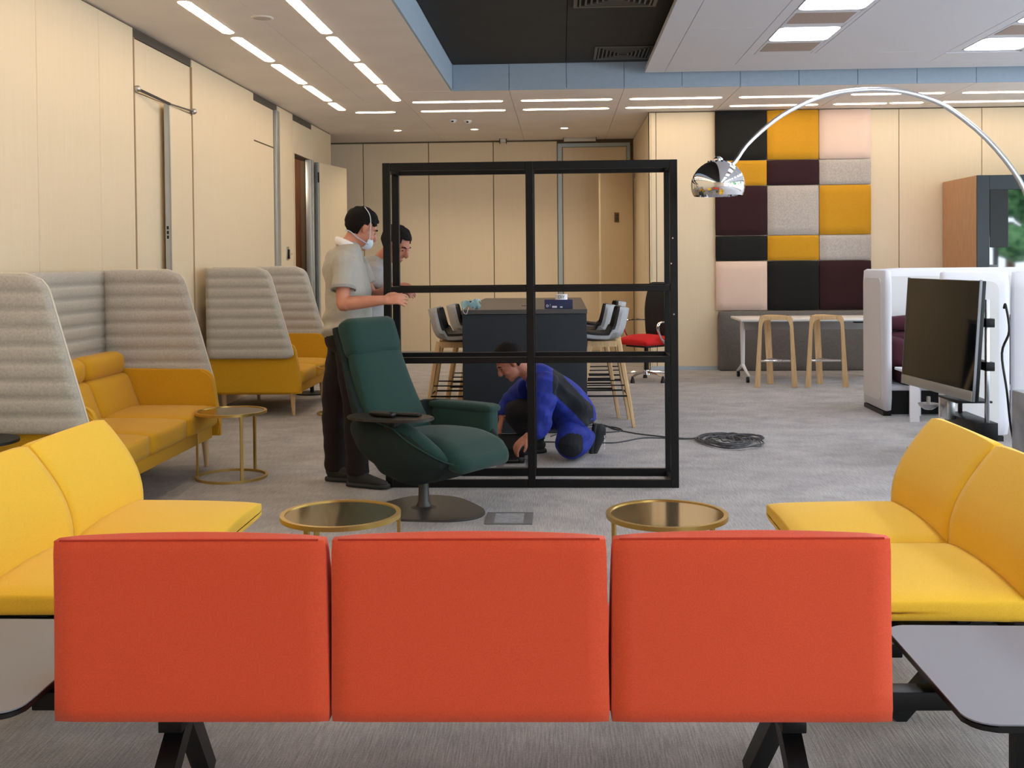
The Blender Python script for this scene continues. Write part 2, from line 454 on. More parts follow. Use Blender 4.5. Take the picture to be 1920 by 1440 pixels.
# back wall of the recess ---------------------------------------------
bm = BM(); box(bm, -4.5, 1.3, YB, YB+.12, 0, 3.8); box(bm, -4.6, -4.5, 15.6, YB+.12, 0, 3.8); box(bm, -4.6, XL-.16, 15.6, 15.7, 0, 3.8)
wb = struct('wall_back', bm, BEIGE_DARK)
for a, b in ((-4.5, -4.21), (-4.21, -3.17), (-3.17, -2.115), (-2.115, -1.077), (-1.077, -.055)):
    panel(wb, (a+.006, b-.006, YB-.02, YB, 0, 3.335))
bm = BM(); box(bm, -.05, .02, YB-.04, YB, 0, 3.30, bev=.004)
box(bm, 1.045, 1.10, YB-.04, YB, 0, 3.30, bev=.004); box(bm, .02, 1.045, YB-.04, YB, 3.24, 3.30, bev=.004)
d4 = struct('door_4', bm, mat('blue_grey_aluminium', (170, 184, 190), .45, .3))
panel(d4, (.03, 1.04, YB-.018, YB, 2.86, 3.235), BEIGE, 'transom_panel')
panel(d4, (.03, 1.04, YB-.014, YB, 0, 2.845), BEIGE, 'door_leaf')
Ml = Matrix.Translation((1.10, 16.62, 0)) @ Matrix.Rotation(math.radians(-142), 4, 'Z')
bm = BM(); box(bm, 0, .66, -.02, .02, 0.01, 2.82, bev=.002, seg=1, M=Ml); lf = obj('door_leaf', bm, BEIGE, d4, False)
bm = BM(); cyl(bm, Ml @ Vector((.61, .02, 1.05)), Ml @ Vector((.61, .07, 1.05)), .012); ell(bm, Ml @ Vector((.61, .08, 1.05)), (.026,)*3); obj('door_knob', bm, STEEL, lf)
bm = BM(); box(bm, .0, .01, .02, .06, 2.70, 2.80, M=Ml); obj('closer', bm, ALU, lf, False)

# return wall and right-hand rear wall -----------------------------------
bm = BM(); box(bm, XE+.02, 1.3, YR+.04, YB, 0, 3.8); wr = struct('wall_return', bm, BEIGE_DARK)
panel(wr, (XE, XE+.018, YR, 14.75, 0, 3.345)); panel(wr, (XE, XE+.02, 14.765, YB, 0, 3.345))
bm = BM(); box(bm, XE, XR+.2, YR+.02, YR+.14, 0, 3.8); w2 = struct('wall_rear', bm, BEIGE_DARK)
for a, b in ((XE+.016, 1.235), (1.235, 2.27), (2.27, 3.31), (3.31, 4.34), (4.34, 5.385), (5.385, 6.43), (6.43, 7.47), (7.47, XR+.05)):
    panel(w2, (a+.004, b-.004, YR, YR+.02, .05, 3.345))
bm = BM(); box(bm, XE, XR, YR-.008, YR+.02, 0, .05); struct('baseboard_rear', bm, mat('pale_blue_skirting', (178, 192, 206), .5, .2))
pl = thing('wall_plate', 'small square metal plate high on the open door leaf in the rear recess', 'plate', tuple(Ml @ Vector((.34, .022, 2.09))), math.radians(-142))
bm = BM(); box(bm, -.045, .045, -.002, .008, -.075, .075, bev=.002); obj('plate', bm, mat('bronze_plate', (120, 100, 76), .45, .5), pl)
bm = BM(); box(bm, -.028, .028, .008, .012, -.05, .0); box(bm, -.028, .028, .008, .012, .015, .05); obj('slot', bm, DARKGREY, pl)

# unseen side: window walls that let the daylight in -----------------------
bm = BM()
box(bm, XR, XR+.2, -4.1, YR+.1, 0, .35); box(bm, XR, XR+.2, -4.1, YR+.1, 3.1, 3.8); box(bm, XR, XR+.2, -4.1, -2.4, 0, 3.8); box(bm, XR, XR+.2, 13.0, YR+.1, 0, 3.8)
struct('wall_right', bm, SOFFIT)
bm = BM()
box(bm, XL-.1, 4.36, -4.2, -4.0, 0, 3.8); box(bm, 4.36, XR, -4.2, -4.0, 0, .35); box(bm, 4.36, XR, -4.2, -4.0, 3.1, 3.8)
struct('wall_behind', bm, BEIGE)
k = 1
for y in [-2.4 + 1.925 * i for i in range(8)]:
    bm = BM(); box(bm, XR+.04, XR+.12, y, y+.06, .35, 3.1); box(bm, XR+.04, XR+.12, y, y+1.925, .35, .41); box(bm, XR+.04, XR+.12, y, y+1.925, 3.04, 3.1)
    struct('window_%d' % k, bm, DARKGREY); k += 1
for x in [4.36 + 1.82 * i for i in range(2)]:
    bm = BM(); box(bm, x, x+.06, -4.14, -4.06, .35, 3.1); box(bm, x, x+1.82, -4.14, -4.06, .35, .41); box(bm, x, x+1.82, -4.14, -4.06, 3.04, 3.1)
    struct('window_%d' % k, bm, DARKGREY); k += 1

# ceiling -----------------------------------------------------------------
bm = BM(); box(bm, -4.6, -1.22, -4.1, 12.01, ZC+.02, ZC+.06); box(bm, -4.6, XR+.1, 12.01, YB+.1, ZC+.02, ZC+.06)
ceil = struct('ceiling', bm, BEIGE_DARK)
panel(ceil, (-4.6, -2.34, -4.1, 12.65, ZC, ZC+.02), SOFFIT, bev=.002); panel(ceil, (-2.338, -1.231, -4.1, 12.0, ZC, ZC+.02), SOFFIT, bev=.002)
panel(ceil, (-2.338, -1.868, 12.001, 12.65, ZC, ZC+.02), SOFFIT, bev=.002); panel(ceil, (-4.6, -1.868, 12.652, YB, ZC, ZC+.02), SOFFIT, bev=.002)
xs = [-1.866, -.576, .714, 2.004, 3.294, 4.584, 5.874, 7.164, XR]
for a, b in zip(xs[:-1], xs[1:]): panel(ceil, (a+.002, b-.002, 12.021, YB, ZC, ZC+.02), SOFFIT, bev=.002)
bm = BM(); box(bm, -1.25, XR+.1, -4.1, 12.05, ZT, ZT+.06); up = struct('ceiling', bm, BLACKCEIL)
for a, b in ((-1.2, .062), (.068, 1.35), (1.356, XR)):
    panel(up, (a, b, -4.1, 11.98, ZT-.012, ZT), BLACKCEIL, bev=.002)
bm = BM(); box(bm, -1.25, XR, 12.02, 12.06, ZC+.02, ZT); box(bm, -1.26, -1.23, -4.1, 12.02, ZC+.02, ZT)
tr = struct('trim_1', bm, DARKGREY)
x = -1.21
for b in [-.574 + .6435 * i for i in range(14)]:
    panel(tr, (x+.0025, min(b, XR)-.0025, 12.0, 12.02, ZC, ZT), FASCIA, bev=.001); x = b
    if b > XR: break
y = -4.1
for b in (-1.4, 1.6, 4.6, 7.6, 10.2, 12.0): panel(tr, (-1.23, -1.21, y+.002, b-.002, ZC, ZT), FASCIA, bev=.001); y = b

# white metal raft hanging under the black void
RZ = 3.50
bm = BM(); box(bm, .935, XR, -4.1, 11.83, RZ+.012, RZ+.06); raft = struct('ceiling', bm, RAFT)
def rp(x0, x1, y0, y1): panel(raft, (x0, x1, y0, y1, RZ, RZ+.012), RAFT, bev=.003)
rp(.93, 1.144, -4.1, 11.835); rp(1.146, XR, 11.45, 11.835)
rp(1.147, 1.85, 9.652, 11.448); rp(1.147, 1.85, 7.2, 9.648); rp(1.147, 1.85, -4.1, 7.196)
rp(1.853, 3.88, 10.90, 11.448); rp(3.883, XR, 11.0, 11.448)
rp(2.56, 3.88, -4.1, 10.897); rp(4.62, XR, -4.1, 10.997)
def squares(xa, xb, xe0, xe1, ylist):
    """column of alternating lamps and brown air panels, with raft panels filling between"""
    y = ylist[0][0]
sq = []
for col, (xa, xb, ya, first, step) in enumerate(((1.955, 2.51, 10.74, 'air', 1.33), (3.99, 4.55, 10.86, 'lamp', 1.22))):
    lo, hi = (1.853, 2.557) if col == 0 else (3.883, 4.617)
    rp(lo, xa-.003, -4.1, 10.897); rp(xb+.003, hi, -4.1, 10.897)
    y = ya; prev = 10.897; i = 0
    while y > -2.5:
        kind = ('air', 'lamp')[(i + (first == 'lamp')) % 2]
        d = .42 if kind == 'air' else .59
        rp(xa, xb, y+.003, prev); sq.append((kind, xa, xb, y-d, y, col, i)); prev = y-d-.003
        y -= d + (.10 if kind == 'air' else .14); i += 1
    rp(xa, xb, -4.1, prev)
ordn = ['rearmost', 'second from the rear', 'third from the rear', 'fourth from the rear']
for kind, xa, xb, y0, y1, col, i in sq:
    c = ((xa+xb)/2, (y0+y1)/2, RZ)
    side = 'in the raft row beside the black ceiling' if col == 0 else 'in the right-hand raft row'
    vis = i < 4
    if kind == 'lamp':
        t = thing('square_ceiling_light', ('square glowing light %s, %s' % (side, ordn[i // 2 if i < 8 else 0])) if vis else 'square ceiling light over the seating nearest the viewer', 'ceiling light', c, 0, 'square lights in the raft')
        w, d = (xb-xa)/2, (y1-y0)/2
        bm = BM(); prism(bm, rounded(-w+.01, w-.01, -d+.01, d-.01, .06), -.006, .0, bev=.002); obj('diffuser', bm, SQUARE, t)
        bm = BM(); prism(bm, rounded(-w, w, -d, d, .07), -.003, .010); obj('frame', bm, RAFT, t)
    else:
        bm = BM(); box(bm, xa, xb, y0, y1, RZ-.001, RZ+.010); t = obj('air_panel', bm, RAFT, raft, False)
        bm = BM(); box(bm, xa+.03, xb-.03, y0+.005, y1-.005, RZ-.004, RZ+.002); obj('panel_mesh', bm, BROWNP, t, False)

# linear lights --------------------------------------------------------------
def linear(label, c, rz, L=1.11, group='linear lights in the lower ceiling', w=.095):
    t = thing('linear_ceiling_light', label, 'ceiling light', c, rz, group)
    bm = BM(); prism(bm, rounded(-L/2, L/2, -w/2, w/2, w*.49, 6), -.006, 0, bev=.002); obj('diffuser', bm, STRIP, t)
    bm = BM(); prism(bm, rounded(-L/2-.008, L/2+.008, -w/2-.008, w/2+.008, w*.55, 6), -.0025, .008); obj('trim', bm, SOFFIT, t)
    return t
nm = ['nearest in view', 'second in view', 'third in view', 'fourth in view']
for r, (x, ends) in enumerate(((-2.745, [(7.66, 8.83), (8.93, 10.08), (10.18, 11.37), (11.45, 12.6), (12.7, 13.40)]), (-1.94, [(7.66, 8.90), (8.98, 10.13), (10.21, 11.41), (11.47, 12.69)]))):
    for i, (a, b) in enumerate(ends):
        lab = 'glowing linear light running beside the left wall, %s' % (nm[i] if i < 4 else 'short one at the far end') if r == 0 else 'glowing linear light in the row next to the black ceiling, %s' % nm[i]
        linear(lab, (x, (a+b)/2, ZC), PI/2, b-a-.045)
    for i in range(8):
        linear('linear ceiling light over the seating nearest the viewer', (x, 7.03 - 1.26*i, ZC), PI/2, 1.11)
up_x = [(-1.774, -.69), (-.469, .617), (.825, 1.915), (2.12, 3.20), (3.41, 3.99), (4.07, 4.48), (4.69, 5.77), (6.0, 7.1)]
lo_x = [(-2.62, -2.11), (-1.775, -.70), (-.473, .612), (.822, 1.912), (2.12, 3.21), (3.40, 4.05), (4.085, 4.49), (4.70, 5.78), (6.0, 7.1)]
desc = ['leftmost', 'second from the left', 'third from the left', 'fourth from the left', 'fifth from the left', 'sixth from the left', 'seventh from the left', 'rightmost', 'past the frame edge']
for i, (a, b) in enumerate(up_x):
    linear('linear light parallel to the rear wall, front row, %s' % desc[i if i < 6 else (7 if i == 6 else 8)], ((a+b)/2, 12.80 if i < 4 else 12.72, ZC), 0, b-a, w=.10)
for i, (a, b) in enumerate(lo_x):
    linear('linear light parallel to the rear wall, back row, %s' % desc[i if i < 7 else (7 if i == 7 else 8)], ((a+b)/2, 13.60-.02*i, ZC), 0, b-a, w=.10)

for i, (x, l) in enumerate(((-2.377, 'left'), (-1.252, 'middle'), (.054, 'right'))):
    t = thing('downlight', 'small round glowing downlight in the recess ceiling, %s of three' % l, 'downlight', (x, 15.53, ZC), 0, 'recess downlights')
    bm = BM(); lathe(bm, [(0, -.004), (.052, -.004), (.052, 0)], seg=24); obj('lens', bm, SPOT, t)
    bm = BM(); lathe(bm, [(.05, -.003), (.075, -.006), (.082, 0), (.05, .002)], seg=24); obj('ring', bm, WHITEP, t)
    sl = bpy.data.lights.new('spot', 'SPOT'); sl.energy = 42; sl.color = (1, .86, .66); sl.spot_size = 2.2; sl.spot_blend = .8; sl.shadow_soft_size = .05
    so = bpy.data.objects.new('spot_lamp', sl); COL.objects.link(so); so.parent = t; so.location = (0, 0, -.03)
for (x, y, l) in ((-1.46, 14.47, 'left'), (-1.264, 14.55, 'right')):
    t = thing('ceiling_detector', 'small white detector between the linear lights and the downlights, %s one' % l, 'detector', (x, y, ZC), 0, 'ceiling detectors')
    bm = BM(); lathe(bm, [(.055, 0), (.055, -.015), (.03, -.04), (0, -.042)], seg=20); obj('body', bm, WHITEP, t)
    bm = BM(); box(bm, -.014, .014, -.056, -.02, -.034, -.016); obj('sensor', bm, BLACKP, t)
t = thing('ceiling_speaker', 'round flush white speaker disc in the ceiling between the two left light rows', 'speaker', (-2.32, 8.265, ZC))
bm = BM(); lathe(bm, [(.088, 0), (.088, -.006), (.075, -.011), (.07, -.008), (0, -.008)], seg=32); obj('ring', bm, SOFFIT, t)
bm = BM(); lathe(bm, [(.068, -.008), (.06, -.010), (0, -.011)], seg=32); obj('grille', bm, mat('speaker_mesh', (196, 186, 178), .8, bump=.4, scale=60), t)
for (x0, x1, n_) in ((-.95, -.86, 'small white closer box by the recess door head, left one'), (.05, .55, 'long pale closer rail hanging above the recess door')):
    t = thing('door_closer', n_, 'closer', ((x0+x1)/2, 16.8, ZC))
    w = (x1-x0)/2
    bm = BM(); box(bm, -w, w, -.03, .03, -.055, 0, bev=.006); obj('body', bm, mat('pale_metal', (206, 204, 196), .5, .2), t)
    for sg in (-1, 1):
        bm = BM(); box(bm, sg*w, sg*(w+.012), -.035, .035, -.075, 0); obj('end_cap', bm, DARKGREY, t)
for (x0, x1, y0, y1, l) in ((.365, .97, 11.06, 11.75, 'rear square black air vent in the black ceiling beside the white raft'), (.12, .83, 8.62, 9.33, 'front square black air vent in the black ceiling, cut by the top edge')):
    t = thing('air_vent', l, 'vent', ((x0+x1)/2, (y0+y1)/2, ZT-.012), 0, 'black ceiling vents')
    w, d = (x1-x0)/2, (y1-y0)/2
    bm = BM(); box(bm, -w, w, -d, d, -.002, 0); obj('backing', bm, mat('vent_dark', (8, 8, 8), .9), t, False)
    vm = mat('vent_metal', (86, 86, 82), .5, .3)
    for q in range(7):
        s = 1 - q * .135; s2 = s - (.09 if q == 0 else .045)
        bm = BM(); A, B, a, b = w*s, d*s, w*s2, d*s2; z0, z1 = -.014 - .002*q, -.002
        for (u0, u1, v0, v1) in ((-A, A, b, B), (-A, A, -B, -b), (-A, -a, -b, b), (a, A, -b, b)): box(bm, u0, u1, v0, v1, z0, z1)
        obj('frame' if q == 0 else 'slat', bm, vm, t, False)

# floor boxes
for (x0, x1, y0, y1, l) in ((-.435, -.172, 5.815, 6.083, 'square carpet-filled floor box in front of the black steel frame'), (-.468, -.215, 7.42, 7.716, 'square floor box beside the kneeling man, inside the black frame')):
    t = thing('floor_box', l, 'floor box', ((x0+x1)/2, (y0+y1)/2, 0), 0, 'floor boxes')
    w, d = (x1-x0)/2, (y1-y0)/2
    bm = BM(); fm = mat('floor_box_metal', (112, 112, 114), .55, .2)
    for (u0, u1, v0, v1) in ((-w, w, d-.018, d), (-w, w, -d, -d+.018), (-w, -w+.05, -d+.018, d-.018), (w-.05, w, -d+.018, d-.018)): box(bm, u0, u1, v0, v1, 0, .006, bev=.001)
    obj('frame', bm, fm, t, False)
    bm = BM(); box(bm, -w+.05, w-.05, -d+.018, d-.018, 0, .004); obj('lid', bm, mat('lid_carpet', (160, 160, 162), .95, col2=(140, 140, 142), scale=30, bump=.3), t, False)

# ================================================================== FURNITURE
def in3(M, p): return M @ Vector(p)

# ---- modular sofas (local frame: x along the sofa, +y = the way the sitter faces, back edge at y = 0)
def back_fn(p, u, w, t):
    # t: height -1..1, w: +1 sitter's side.  convex front, leaning back at the top
    lean = -.035 * (t + 1) - .03 * max(0, t) ** 2
    p.y += lean
    return p

def seat_module(sofa, x0, x1, m, lab=None):
    cx, w = (x0 + x1) / 2, x1 - x0 - .008
    def sfn(p, u, v, t):
        # thin front edge, slight crown, rounded front corners
        k = (v + 1) / 2
        if t < 0: p.z += .012 * k
        p.z += .016 * (1 - u * u) * (1 if t > 0 else 0) - .012 * k ** 3
        return p
    bm = BM(); rbox(bm, cx, .335, .396, w, .61, .078, r=.018, n=9, bulge=(0, 0, .008), fn=sfn)
    s = obj('seat', bm, m, sofa, angle=180)
    def bfn(p, u, v, t):
        h = (t + 1) / 2; g = (v + 1) / 2                      # g: 0 rear, 1 front
        lean = 0 if m is ORANGE else .085
        rear = -lean * h; front = .085 - (.045 + lean) * h + (.060 if m is ORANGE else .085) * math.sin(PI * min(1, .08 + h * .92))
        e = p.y / .0375 if abs(p.y) < .0375 else math.copysign(1, p.y)
        p.y = rear + (front - rear) * (e + 1) / 2
        p.x *= 1 - .018 * h
        p.z += .012 * (1 - u * u) * max(0, t) * g
        return p
    bm = BM(); rbox(bm, cx, 0, .5545, w + .006, .075, .449, r=.009, n=12, fn=bfn)
    b = obj('backrest', bm, m, sofa, angle=180)
    # seam along the top of the rear panel
    if m is not ORANGE: return
    bm = BM()
    hw = w / 2 - .014
    pts = []
    for (x, h) in ((-hw, 1), (hw, 1), (hw, 0), (-hw, 0)):
        y = -.001; z = .776
        pts.append((cx + x * (1 - .018*h), y, z))
    for a, c in ((0, 1),):
        P = [tuple(Vector(pts[a]).lerp(Vector(pts[c]), i / 8) + Vector((0, .004, .001))) for i in range(9)]
        loft(bm, P, .0028, seg=6)
    obj('piping', bm, mat('orange_seam', (176, 44, 20), .9) if m is ORANGE else mat('yellow_seam', (200, 152, 30), .9), b)

def a_leg(bm, p0, p1): bar(bm, p0, p1, .048, .052, ref=(1, 0, 0))

def modular_sofa(n, loc, rz, m, label, legs_x, beam=None, W=.66):
    t = thing('modular_sofa', label, 'sofa', loc, rz)
    for i in range(n): seat_module(t, -n*W/2 + i*W, -n*W/2 + (i+1)*W, m)
    b0, b1 = beam or (-n*W/2 - .10, n*W/2 + .10)
    bm = BM(); box(bm, b0, b1, .10, .16, .318, .366, bev=.004); obj('beam', bm, BLACKM, t)
    bm = BM(); box(bm, b0, b1, .47, .53, .312, .352, bev=.004); obj('beam', bm, BLACKM, t)
    for x in legs_x:
        bm = BM(); bar(bm, (x, .25, .33), (x, -.19, .0), .05, .05, ref=(1, 0, 0)); obj('leg', bm, BLACKM, t, False)
        bm = BM(); bar(bm, (x - .0, .16, .33), (x - .03, .455, .0), .05, .05, ref=(1, 0, 0)); obj('leg', bm, BLACKM, t, False)
        bm = BM(); box(bm, x-.03, x+.03, .08, .54, .27, .30, bev=.003); obj('bracket', bm, BLACKM, t)
    return t

# red-orange sofa, seen from behind, faces +Y ; local y=0 at world Y 2.52
red = modular_sofa(3, (-.23, 2.55, 0), .025, ORANGE, 'orange-red three-seat sofa seen from behind in the foreground', (-.76, .80), beam=(-1.12, 1.20), W=.68)
yl = modular_sofa(2, (-1.93, 3.855, 0), -PI/2, YEL, 'bright yellow two-seat armless sofa on the left, beside the orange one', (-.45, .45), beam=(-.70, .66))
yr = modular_sofa(2, (1.485, 3.855, 0), PI/2, YEL, 'bright yellow two-seat armless sofa on the right, facing the other', (-.45, .45), beam=(-.66, .70))

def corner_table(x0, x1, loc_lab, inner_left):
    t = thing('corner_table', loc_lab, 'side table', ((x0+x1)/2, 2.735, 0), 0, 'corner tables between the sofas')
    w, d = (x1-x0)/2, .325
    cor = (1, 1, 1, 1)
    bm = BM(); prism(bm, rounded(-w, w, -d, d, .06, 6, cor), .400, .4035, bev=.001); obj('table_top', bm, TABLEG, t)
    bm = BM(); prism(bm, rounded(-w+.002, w-.002, -d+.002, d-.002, .06, 6, cor), .383, .400, bev=.004); obj('edge_band', bm, BLACKP, t)
    s = -1 if inner_left else 1
    bm = BM(); bar(bm, (-w*.8*-s*-1, -.02, .372), (w*.75*-s*-1, -.02, .372), .05, .022); obj('support_rail', bm, BLACKM, t)
    bm = BM(); box(bm, -.22, .22, .12, .17, .355, .383); obj('support_rail', bm, BLACKM, t)
    bm = BM(); bar(bm, (-.04, .10, .37), (-.04, .10, .0), .045); obj('leg', bm, BLACKM, t, False)
    return t
corner_table(.905, 1.565, 'grey corner table right of the orange sofa, below the right yellow one', True)
corner_table(-1.95, -1.285, 'grey corner table left of the orange sofa, below the left yellow one', False)

# ---- round brass tables
def gold_table(loc, label, rz=.3):
    t = thing('round_brass_table', label, 'side table', loc, rz, 'round brass tables')
    R, H = .238, .453
    bm = BM(); lathe(bm, [(R-.018, H-.018), (R, H-.018), (R, H), (R-.018, H), (R-.018, H-.018)], seg=56); obj('rim', bm, GOLD, t)
    bm = BM(); lathe(bm, [(0, H-.010), (R-.018, H-.010), (R-.018, H-.004), (0, H-.004)], seg=56); obj('glass_top', bm, GLASSB, t)
    bm = BM(); lathe(bm, [(R-.016, 0), (R, 0), (R, .016), (R-.016, .016), (R-.016, 0)], seg=56); obj('base_ring', bm, GOLD, t)
    for k in range(3):
        a = k * 2*PI/3
        bm = BM(); x, y = (R-.009)*math.cos(a), (R-.009)*math.sin(a)
        M = Matrix.Translation((x, y, 0)) @ Matrix.Rotation(a, 4, 'Z')
        box(bm, -.007, .007, -.010, .010, .012, H-.014, bev=.001, M=M); obj('leg', bm, GOLD, t, False)
    return t
g0 = gold_table((-2.238, 7.085, 0), 'round brass table in front of the mustard booth sofa on the left', math.radians(64))
dup(g0, (-.885, 4.185, 0), math.radians(8), 'low round brass table left of centre, in front of the orange sofa')
dup(g0, (.405, 4.195, 0), math.radians(32), 'low round brass table right of centre, in front of the orange sofa')
dup(g0, (-2.10, 10.07, 0), .2, 'round brass table far back, half hidden by the standing man')

# ---- booth sofas with tufted felt screens (local: x = along wall towards +Y world, y = towards the room)
def quilt(xa, xb, z0, z1, t, n, ra=(0, 0), rb=(.09, .05), M=None):
    """tufted screen: xa(z), xb(z) edges; ra/rb corner radii (top, bottom) at each edge"""
    bm = BM(); rows = []
    NZ = n * 6; NXs = 14
    for i in range(NZ + 1):
        z = z0 + (z1 - z0) * i / NZ
        def inset(r):
            rt, rbm = r; q = 0
            if rt and z > z1 - rt: q = rt - math.sqrt(max(0, rt*rt - (z - z1 + rt) ** 2))
            if rbm and z < z0 + rbm: q = rbm - math.sqrt(max(0, rbm*rbm - (z0 + rbm - z) ** 2))
            return q
        a, b = xa(z) + inset(ra), xb(z) - inset(rb)
        ph = (i % 6) / 6
        th = t * (.46 + .54 * math.sin(PI * ph) ** .5) if 0 < i < NZ else t * .55
        ring = []
        for s in (1, -1):
            for j in range(NXs + 1):
                f = j / NXs if s == 1 else 1 - j / NXs
                x = a + (b - a) * f
                e = min(1, min(f, 1 - f) * (b - a) / .03)
                y = s * (th * (.45 + .55 * math.sqrt(e)) / 2)
                p = Vector((x, y, z)); ring.append(bm.verts.new(M @ p if M is not None else p))
        rows.append(ring)
    for a, b in zip(rows[:-1], rows[1:]):
        n_ = len(a)
        for k in range(n_): bm.faces.new((a[k], a[(k+1) % n_], b[(k+1) % n_], b[k]))
    bm.faces.new(list(reversed(rows[0]))); bm.faces.new(rows[-1])
    return bm

def booth(loc, n, label, ends):
    """loc: near end at the wall; local +x runs along the wall, +y into the room (rz = 90 deg mirrored by hand)"""
    t = thing('booth_sofa', label, 'sofa', loc, 0)
    W = .625; L = n * W
    def C(along, out, z): return Vector((out, along, z))    # out = +X world, along = +Y world
    Mx = Matrix(((0, 1, 0, 0), (1, 0, 0, 0), (0, 0, 1, 0), (0, 0, 0, 1)))   # (along, out) -> (x, y)
    # out axis: 0 at wall plane of sofa rear, seat front at .90
    for i in range(n):
        c = (i + .5) * W
        def fn(p, u, v, tt):
            if tt > 0: p.z += .012 * (1 - u*u) * (1 - v*v)
            return p
        bm = BM(); rbox(bm, c, .56, .365, W-.006, .74, .145, r=.035, n=8, bulge=(0, .012, .010), M=Mx, fn=fn)
        obj('seat_cushion', bm, MUST, t, angle=180)
        def fb(p, u, v, tt):
            p.y -= .05 * (tt + 1); return p
        bm = BM(); rbox(bm, c, .30, .545, W-.006, .16, .27, r=.04, n=8, bulge=(0, .02, 0), M=Mx, fn=fb)
        obj('back_cushion', bm, MUST, t, angle=180)
        bm = BM(); rbox(bm, c, .19, .745, W-.006, .17, .17, r=.07, n=8, M=Mx)
        obj('head_roll', bm, MUST, t, angle=180)
    bm = BM(); box(bm, -.0, L, .08, .88, .20, .295, bev=.012, M=Mx); obj('base_rail', bm, MUST, t)
    bm = BM(); box(bm, 0, L, .06, .13, .29, .72, bev=.02, M=Mx); obj('back_frame', bm, MUST, t)
    for s in (0, 1):
        x = -.03 if s == 0 else L + .03
        prof = [(.06, .215), (.93, .215), (.93, .30)] + [(.93 - .05*(k/6) - .0, .30 + .32*(k/6)) for k in (3, 6)] + \
               [(.88 - .09*(1-math.cos(PI/2*k/5)), .62 + .07*math.sin(PI/2*k/5)) for k in range(1, 6)] + [(.06, .70)]
        bm = BM(); prism(bm, prof, x-.032, x+.032, 'X', bev=.014)
        for v in bm.verts: v.co = Vector((v.co.y, v.co.x, v.co.z))
        obj('armrest', bm, MUST, t)
    for (a, o) in ((.02, .83), (L-.02, .83), (.06, .16), (L-.06, .16)):
        bm = BM(); cyl(bm, C(a, o, .22), C(a, o+.01, 0), .028, .015, seg=14); obj('leg', bm, OAK, t)
    # felt screens: two sides and one along the wall
    z0, z1 = .55, 1.40
    def side(x, lab):
        M = Matrix.Translation((0, x, 0))
        fa = lambda z: .05; fb = lambda z: .88 - .24 * (z - z0) / (z1 - z0)
        o = obj('felt_screen', quilt(fa, fb, z0, z1, .062, 9, (0, .04), (.10, .06), M=M), FELT, t, angle=180)
        # edge binding
        bm = BM(); P = []
        for i in range(25):
            z = z0 + .03 + (z1 - z0 - .03) * i / 24
            q = .10 - math.sqrt(max(0, .01 - (z - z1 + .10) ** 2)) if z > z1 - .10 else (.06 - math.sqrt(max(0, .0036 - (z0 + .06 - z) ** 2)) if z < z0 + .06 else 0)
            P.append((fb(z) - q + .002, x, z))
        P.append((.12, x, z1 + .002))
        loft(bm, P, (.009, .006) if False else .008, seg=6); obj('binding', bm, FELT_EDGE, o)
    side(-.085, 0); side(L + .085, 1)
    Mw = Matrix.Translation((.075, 0, 0)) @ Matrix(((0, 1, 0, 0), (1, 0, 0, 0), (0, 0, 1, 0), (0, 0, 0, 1)))
    o = obj('felt_screen', quilt(lambda z: -.06, lambda z: L + .06, z0, z1, .055, 9, (0, 0), (0, 0), M=Mw), FELT, t, angle=180)
    return t
booth((-3.38, 5.615, 0), 3, 'mustard three-seat booth sofa with tall tufted grey felt screens, nearer one on the left', 0)
booth((-3.38, 9.93, 0), 2, 'mustard two-seat booth sofa with tall tufted grey felt screens, the farther smaller one', 0)

def black_table(loc, lab, H=.505):
    t = thing('black_side_table', lab, 'side table', loc, 0, 'black side tables')
    bm = BM(); lathe(bm, [(0, H-.015), (.21, H-.015), (.21, H), (0, H)], seg=36); obj('table_top', bm, BLACKP, t)
    bm = BM(); cyl(bm, (0, 0, .01), (0, 0, H-.015), .022); obj('pole', bm, BLACKM, t)
    bm = BM(); lathe(bm, [(0, 0), (.19, 0), (.19, .012), (.03, .02), (0, .02)], seg=36); obj('base', bm, BLACKM, t)
    return t
black_table((-2.97, 5.24, 0), 'black round side table at the left edge by the nearer felt screen', .565)
black_table((-2.76, 11.62, 0), 'black round side table behind the farther mustard booth sofa, base visible below it')

